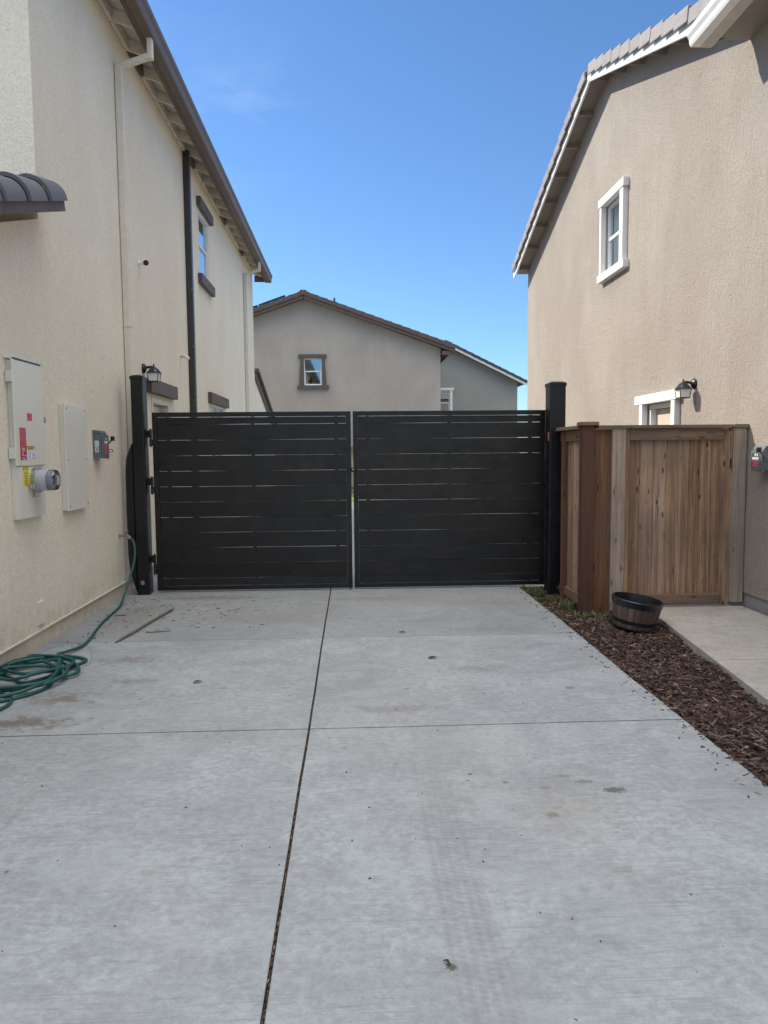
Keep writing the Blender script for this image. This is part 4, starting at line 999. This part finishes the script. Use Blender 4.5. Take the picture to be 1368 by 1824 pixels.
MB().box(PXF+.0, PXF+.012, 6.302, 6.335, 1.86, 1.91).box(PXF+.012, PXF+.018, 6.308, 6.329, 1.868, 1.885).build('latch', steel, ep, .002)
D = PXF+.012
mb = MB(); mb.box(D, D+.0008, 5.985, 6.068, 1.865, 1.925); lines(mb, 5.985, 6.068, 1.865, 1.925, D+.0008, 4, 1, .95); mb.build('red_sticker', [red_l, pink_t], ep)
mb = MB(); mb.box(D, D+.0008, 5.835, 5.945, 1.557, 1.808); lines(mb, 5.835, 5.945, 1.660, 1.805, D+.0008, 14, 1, .98); lines(mb, 5.84, 5.94, 1.62, 1.655, D+.0008, 3, 2, .7)
mb.cur = 2; mb.box(D+.0008, D+.0014, 5.868, 5.882, 1.59, 1.615).box(D+.0008, D+.0014, 5.905, 5.93, 1.588, 1.596).box(D+.0008, D+.0014, 5.865, 5.88, 1.570, 1.578).box(D+.0008, D+.0014, 5.89, 5.91, 1.564, 1.575).box(D+.0008, D+.0014, 5.868, 5.92, 1.559, 1.561)
mb.build('red_warning_label', [red_l, pink_t, white_l], ep)
mb = MB(); mb.box(D, D+.0008, 5.947, 6.095, 1.557, 1.637); lines(mb, 5.952, 6.035, 1.560, 1.634, D+.0008, 7, 1, .85)
mb.cur = 2
for (y, z, h, ww) in ((6.065, 1.628, .006, .008), (6.064, 1.605, .012, .02), (6.066, 1.575, .012, .008)): mb.box(D+.0008, D+.0014, y-ww/2, y+ww/2, z-h/2, z+h/2)
mb.box(D+.0008, D+.0014, 6.050, 6.053, 1.562, 1.594).box(D+.0008, D+.0014, 6.088, 6.091, 1.562, 1.594).box(D+.0008, D+.0014, 6.053, 6.088, 1.562, 1.564).box(D+.0008, D+.0014, 6.053, 6.088, 1.592, 1.594)
mb.build('white_instruction_label', [white_l, grey_ink, ink], ep)
mb = MB(); mb.box(D, D+.0008, 5.947, 6.09, 1.638, 1.668); lines(mb, 5.95, 6.088, 1.639, 1.667, D+.0008, 2, 1, .98); mb.build('orange_label', [orange_l, ink], ep)
D2 = PXF+.004
mb = MB(); mb.box(D2, D2+.0008, 5.875, 5.995, 1.352, 1.506); lines(mb, 5.90, 5.99, 1.478, 1.504, D2+.0008, 2, 1, .9); lines(mb, 5.885, 5.985, 1.356, 1.47, D2+.0008, 9, 1, .75)
mb.cur = 1; mb.prism([(5.882, 1.48), (5.896, 1.48), (5.889, 1.5)], 'x', D2+.0008, D2+.0014); mb.build('yellow_warning_label', [yellow_l, ink], ep)
MB().box(PXF+.004, PXF+.006, 6.05, 6.085, 1.262, 1.305).build('paper_seal', mat('faded_paper_tag', (.5, .36, .32), .8), ep)
# meter
MX, MY, MZ = PXF+.002, 6.085, 1.395
mt = MB().lathe([(.098, 0), (.100, .012), (.100, .045), (.094, .050), (.088, .05)], (MX, MY, MZ), 'x', 40).build('meter_ring', steel, ep, smooth=True)
MB().box(MX+.006, MX+.05, MY-.118, MY-.092, MZ-.065, MZ-.025).tube([(MX+.025, MY-.135, MZ-.045), (MX+.025, MY-.08, MZ-.045)], .012, 10).build('ring_clamp', steel, mt, .003)
MB().lathe([(.088, .048), (.086, .10), (.083, .125), (.079, .128), (.079, .06)], (MX, MY, MZ), 'x', 40).build('meter_body', meter_grey, mt, smooth=True)
MB().lathe([(.084, .100), (.0835, .165), (.078, .178), (.0, .180)], (MX, MY, MZ), 'x', 40).build('meter_glass', meter_glass, mt, smooth=True)
mb = MB(); mb.lathe([(.074, .105), (.074, .150)], (MX, MY, MZ), 'x', 32); mb.cur = 1; mb.box(MX+.150, MX+.152, MY-.035, MY+.03, MZ+.012, MZ+.038); mb.cur = 2; mb.box(MX+.150, MX+.1515, MY-.055, MY+.05, MZ-.002, MZ+.004)
mb.cur = 1; mb.box(MX+.150, MX+.1515, MY-.03, MY+.03, MZ-.020, MZ-.014).box(MX+.150, MX+.1515, MY-.02, MY+.015, MZ-.033, MZ-.028)
mb.build('meter_face', [mat('meter_face_grey', (.48, .5, .54), .5), ink, red_l], mt)

bp = thing('blank_panel', (-2.57, 7.02, 1.1), 'plain cream low voltage cabinet without labels right of the electrical panel', 'cabinet')
MB().box(HW, PXF-.004, 6.765, 7.285, 1.095, 2.045).build('cabinet', panel_paint, bp, .004)
MB().box(PXF-.004, PXF+.010, 6.758, 7.292, 1.088, 2.052).build('cover', panel_paint, bp, .005, seg=3)
mb = MB()
for (y, z) in ((6.80, 2.01), (7.25, 2.01), (6.80, 1.55), (7.25, 1.55), (6.80, 1.13), (7.25, 1.13)): mb.lathe([(.008, 0), (.007, .003)], (PXF+.010, y, z), 'x', 10)
mb.build('screw', mat('dull_screw', (.2, .19, .17), .5, .6), bp)

def disconnect(xw, sgn, y0, y1, z0, z1, label, seedn, near=False):
    """sgn=+1: stands out of the wall towards +x"""
    t = thing('disconnect_box', (xw, (y0+y1)/2, z0), label, 'electrical box', 'grey safety disconnect boxes')
    X = lambda d: xw+sgn*d
    hh = z1-z0
    MB().box(X(0), X(.085), y0+.004, y1-.004, z0, z1-.03).build('enclosure', grey_paint, t, .006)
    MB().prism([(X(0), z1-.03), (X(.088), z1-.03), (X(.070), z1), (X(0), z1+.006)] , 'y', y0, y1).build('rain_hood', grey_paint, t, .004)
    MB().box(X(.086), X(.104), y0, y1, z0-.004, z1-.042).build('door', grey_paint, t, .006)
    D = X(.104); s = sgn*.001; a, b = min(D, D+s), max(D, D+s)
    yl0, yl1 = (y0+.045, y1-.045) if not near else (y0+.06, y1-.022)
    mb = MB(); mb.box(a, b, yl0, yl1, z0+.035, z1-.13)
    mb.cur = 1; k = 6; hgt = (hh-.165)/k
    for i in range(k): mb.box(min(D+s, D+s*1.8), max(D+s, D+s*1.8), yl0+.008, yl1-.008*R.uniform(1, 3), z0+.040+i*hgt, z0+.040+i*hgt+hgt*.42)
    mb.cur = 2; mb.box(a, b, yl0, yl1, z1-.128, z1-.104)
    mb.cur = 3; mb.box(a, b, yl0, yl1, z1-.102, z1-.062); mb.cur = 2
    for yy_ in (yl0+.015, yl0+.05): mb.box(min(D+s, D+s*1.8), max(D+s, D+s*1.8), yy_, yy_+.016, z1-.095, z1-.07)
    mb.build('danger_label', [red_l, pink_t, white_l, ink], t)
    # rating plate on the side that faces the street
    mb = MB(); xa, xb = sorted((X(.02), X(.06))); mb.box(xa, xb, y0+.0025, y0+.0038, z0+.115, z0+.175); mb.cur = 1
    for i in range(5): mb.box(xa+.003, xb-.006, y0+.0018, y0+.0025, z0+.122+i*.0098, z0+.126+i*.0098)
    mb.cur = 0; mb.box(xa+.002, xb-.003, y0+.0025, y0+.0038, z0+.06, z0+.108); mb.cur = 2
    for i in range(3): mb.box(xa+.012, xb-.010, y0+.0018, y0+.0025, z0+.068+i*.012, z0+.076+i*.012)
    if not near: mb.build('rating_label', [white_l, grey_ink, ink], t)
    if near: y1 = y0-.002
    hy = y1+.006*(-1 if near else 1)
    lv = MB().box(X(.045), X(.085), y1-.006, y1+.012*(0 if near else 1), z0+.10, z0+.15)
    lv.tube([(X(.07), hy, z0+.125), (X(.115), hy, z0+.165), (X(.135), hy+.004, z0+.19)], .0095, 8).build('lever', grey_paint, t, smooth=True)
    MB().box(X(.122), X(.158), hy-.016, hy+.02, z0+.175, z0+.222).build('lever_grip', black_rub, t, .006)
    MB().tube(catmull([(X(.104), y1-.01, z0+.085), (X(.135), y1-.01, z0+.088), (X(.145), y1-.01, z0+.075), (X(.135), y1-.01, z0+.062), (X(.104), y1-.01, z0+.062)], 5), .0045, 8).build('hasp', grey_paint, t, smooth=True)
    MB().lathe([(.005, 0), (.007, .006), (.003, .011)], (X(.095), y1-.012, z0-.014), 'z', 10).build('screw', steel, t)
    return t
disconnect(HW, 1, 7.60, 7.78, 1.558, 1.835, 'grey disconnect box with lever on the cream wall near the gate post', 1)
disconnect(RX, -1, 6.845, 7.04, 1.385, 1.618, 'grey disconnect box with red label on the taupe wall beside the wooden gate', 2, True)

# ------------------------------------------------------------ wall lanterns, security camera
def lantern(xw, sgn, y, z, label, out=.165):
    t = thing('wall_lantern', (xw, y, z), label, 'wall light', 'black wall lanterns')
    X = lambda d: xw+sgn*d
    MB().lathe([(.060, 0), (.062, sgn*.012), (.052, sgn*.026), (.03, sgn*.04), (.012, sgn*.044)], (xw, y, z), 'x', 24).build('back_plate', black_rub, t, smooth=True)
    MB().tube(catmull([(X(.015), y, z), (X(.05), y, z+.012), (X(out*.75), y, z+.018), (X(out), y, z+.012)], 6), .0155, 10).build('arm', black_rub, t, smooth=True)
    MB().lathe([(.006, .060), (.011, .048), (.007, .034), (.012, .024), (.032, .014), (.056, -.006), (.073, -.03), (.088, -.048), (.094, -.052), (.094, -.058), (.0, -.058)], (X(out), y, z-.005), 'z', 24).build('hood', black_rub, t, smooth=True)
    zt_, zb = z-.063, z-.155; h0, h1 = .066, .054
    mb = MB(); cx = X(out)
    mb.hexa([(cx-h1, y-h1, zb), (cx+h1, y-h1, zb), (cx+h1, y+h1, zb), (cx-h1, y+h1, zb), (cx-h0, y-h0, zt_), (cx+h0, y-h0, zt_), (cx+h0, y+h0, zt_), (cx-h0, y+h0, zt_)])
    mb.build('glass_shade', frost, t)
    mb = MB()
    for sx in (-1, 1):
        for sy in (-1, 1): mb.tube([(cx+sx*(h1+.001), y+sy*(h1+.001), zb-.002), (cx+sx*(h0+.001), y+sy*(h0+.001), zt_)], .0052, 6)
    mb.box(cx-h1-.006, cx+h1+.006, y-h1-.006, y+h1+.006, zb-.012, zb-.001).box(cx-h0-.004, cx+h0+.004, y-h0-.004, y+h0+.004, zt_, zt_+.008)
    mb.build('cage', black_rub, t, .001)
    return t
lantern(HW, 1, 9.52, 2.66, 'black wall lantern above the side door of the cream house', .135)
lantern(RX, -1, 8.49, 2.345, 'black wall lantern in sunlight beside the white door trim of the taupe house', .135)
sc = thing('security_camera', (HW, 9.5, 3.94), 'small white security camera with black face high on the cream wall', 'camera')
MB().lathe([(.035, 0), (.035, .01), (.022, .02), (.012, .025)], (HW, 9.50, 3.94), 'x', 20).build('mount', vinyl, sc, smooth=True)
MB().tube([(HW+.02, 9.50, 3.94), (HW+.07, 9.47, 3.935)], .012, 12).build('stem', vinyl, sc, smooth=True)
cam_dir = Vector((.55, -.8, -.22)).normalized(); c0 = Vector((HW+.075, 9.48, 3.94))
MB().tube([c0-cam_dir*.03, c0-cam_dir*.022, c0+cam_dir*.05], [.024, .031, .033], 20).build('body', vinyl, sc, smooth=True)
MB().tube([c0+cam_dir*.05, c0+cam_dir*.056, c0+cam_dir*.06], [.034, .034, .030], 20).build('lens_face', black_rub, sc, smooth=True)

# ------------------------------------------------------------ spigot and hose
sgp = thing('hose_spigot', (HW, 8.33, .70), 'weathered brass hose spigot on the cream wall by the gate post', 'spigot')
MB().tube([(HW, 8.33, .69), (-2.54, 8.33, .692)], .011, 10).tube(catmull([(-2.545, 8.33, .692), (-2.52, 8.33, .695), (-2.495, 8.32, .685), (-2.48, 8.305, .672)], 4), [.014]*4+[.017]*9, 12).lathe([(.021, 0), (.021, .004)], (HW, 8.33, .69), 'x', 14).build('valve_body', brass, sgp, smooth=True)
MB().tube([(-2.525, 8.33, .70), (-2.525, 8.33, .735)], .008, 8).lathe([(.005, .733), (.026, .736), (.027, .742), (.005, .745)], (-2.525, 8.33, 0), 'z', 10).build('valve_handle', brass, sgp, smooth=True)
MB().tube([(-2.485, 8.31, .677), (-2.462, 8.295, .664)], .0165, 12).build('coupling', steel, sgp, smooth=True)

def gz(x, y): return .013
P = [(-2.468, 8.30, .668), (-2.435, 8.27, .645), (-2.405, 8.23, .58), (-2.395, 8.20, .50), (-2.405, 8.15, .38), (-2.435, 8.07, .22), (-2.455, 7.95, .09), (-2.440, 7.78, .022), (-2.415, 7.5, .013), (-2.385, 7.1, .013), (-2.33, 6.7, .013), (-2.27, 6.35, .014), (-2.255, 6.1, .02), (-2.30, 5.93, .03)]
rs = random.Random(5)
coil = [((-2.36, 5.55), .27, .34, .0), ((-2.38, 5.36), .32, .40, .02), ((-2.33, 5.28), .24, .38, .04), ((-2.40, 5.24), .31, .30, .05), ((-2.32, 5.46), .19, .22, .06), ((-2.42, 5.12), .34, .36, .045), ((-2.37, 5.38), .27, .28, .065)]
ang = 1.55
pts = []
for ci, ((cx, cy), rx_, ry_, z_) in enumerate(coil):
    for k in range(11):
        a_ = ang - k*2*math.pi/11
        q = 1+rs.uniform(-.06, .06)
        x = cx+rx_*q*math.cos(a_)+.05*math.sin(2*a_+ci); y = cy+ry_*q*math.sin(a_)+.04*math.cos(3*a_+ci*2)
        x = max(x, -2.565+rs.uniform(0, .02)); pts.append((x, y, .014+z_*(.4+.6*abs(math.sin(a_*1.5+ci)))))
    ang -= rs.uniform(.1, .5)
tail = [(-2.14, 5.3, .03), (-2.10, 5.08, .016), (-2.16, 4.92, .013), (-2.28, 4.80, .013), (-2.42, 4.72, .013), (-2.54, 4.66, .013)]
hp = catmull(P+pts+tail, 6)
hs = MB().tube(hp, .0125, 10)
t2 = catmull([(-2.50, 4.98, .02), (-2.36, 4.93, .016), (-2.27, 4.87, .014), (-2.22, 4.78, .013), (-2.215, 4.66, .013), (-2.27, 4.53, .013), (-2.38, 4.44, .013), (-2.5, 4.38, .013), (-2.56, 4.30, .013)], 6)
hs.tube(t2, .0125, 10)
tag(hs.build('garden_hose', hose_m, smooth=True), 'dark green garden hose coiled loosely on the concrete by the cream wall', 'hose')
w_ = MB().tube(catmull([(-2.50, 5.75, .03), (-2.44, 5.95, .05), (-2.32, 6.08, .06), (-2.18, 6.05, .04), (-2.08, 5.88, .02), (-2.04, 5.72, .01), (-2.02, 5.62, .006), (-2.06, 5.55, .006), (-2.10, 5.46, .005)], 6), .0012, 5)
tag(w_.build('thin_wire', ink, smooth=True), 'thin dark wire curling over the coiled green hose', 'wire')

# stake, twigs, leaves on the drive
sp1 = [(-2.022, 6.26, .010), (-1.985, 6.50, .013), (-1.960, 6.66, .014), (-1.935, 6.90, .014), (-1.90, 7.2, .014), (-1.852, 7.56, .013)]
tag(MB().tube(catmull(sp1, 4), [.004, .009, .012, .013]+[.015]*3+[.011, .016]+[.0135]*(21-9), 7).build('broken_stake', wood_stick), 'broken greyish wooden stake lying on the concrete by the left gate leaf', 'stick')
tw = MB().tube(catmull([(-1.87, 6.64, .006), (-1.80, 6.62, .008), (-1.73, 6.64, .008), (-1.66, 6.68, .006)], 4), .0035, 5).tube([(-1.79, 6.625, .008), (-1.765, 6.70, .012)], .002, 5)
tag(tw.build('bark_twig', chip_m), 'small forked dark twig lying right of the broken stake', 'twig')
tw = MB().obox((-2.32, 7.35, .004), (.98, .1, 0), (-.1, .98, 0), (0, 0, 1), (-.05, .06), (-.011, .011), (0, .006)).build('bark_strip', wood_stick, None, .002)
tag(tw, 'short flat strip of bark between hose and stake', 'bark')
def leaf(x, y, a_, s_, label):
    mb = MB(); u = Vector((math.cos(a_), math.sin(a_), 0)); v = Vector((-u.y, u.x, 0)); n = 7; vs = []
    for i in range(n):
        t = i/(n-1); wd = s_*.20*math.sin(math.pi*min(1, t*.92+.06)); c_ = Vector((x, y, .004))+u*(s_*(t-.5))+Vector((0, 0, .008*math.sin(t*3)))
        vs += [c_+v*wd+Vector((0, 0, .003)), c_-Vector((0, 0, .001)), c_-v*wd*1.3+Vector((0, 0, .002))]
    f = [(i*3+j, i*3+j+1, i*3+j+4, i*3+j+3) for i in range(n-1) for j in range(2)]
    o = mb.add(vs, f).build('dry_leaf', dl_m, smooth=True)
    md = o.modifiers.new('thick', 'SOLIDIFY'); md.thickness = .0008
    tag(o, label, 'leaf', 'dry leaves on the driveway')
dl_m = mat('dry_leaf', (.06, .045, .032), .9, spec=.1)
leaf(-1.10, 5.13, .5, .06, 'curled dry leaf on the left slab between hose coil and long joint')
leaf(.60, 5.62, .3, .075, 'dark dry leaf alone on the right slab short of the gate')
leaf(.275, 2.19, 2.3, .028, 'dry leaf nearest the camera on the lower right slab')
leaf(.42, 6.45, -.2, .06, 'thin dry leaf on the cross joint in front of the right gate leaf')
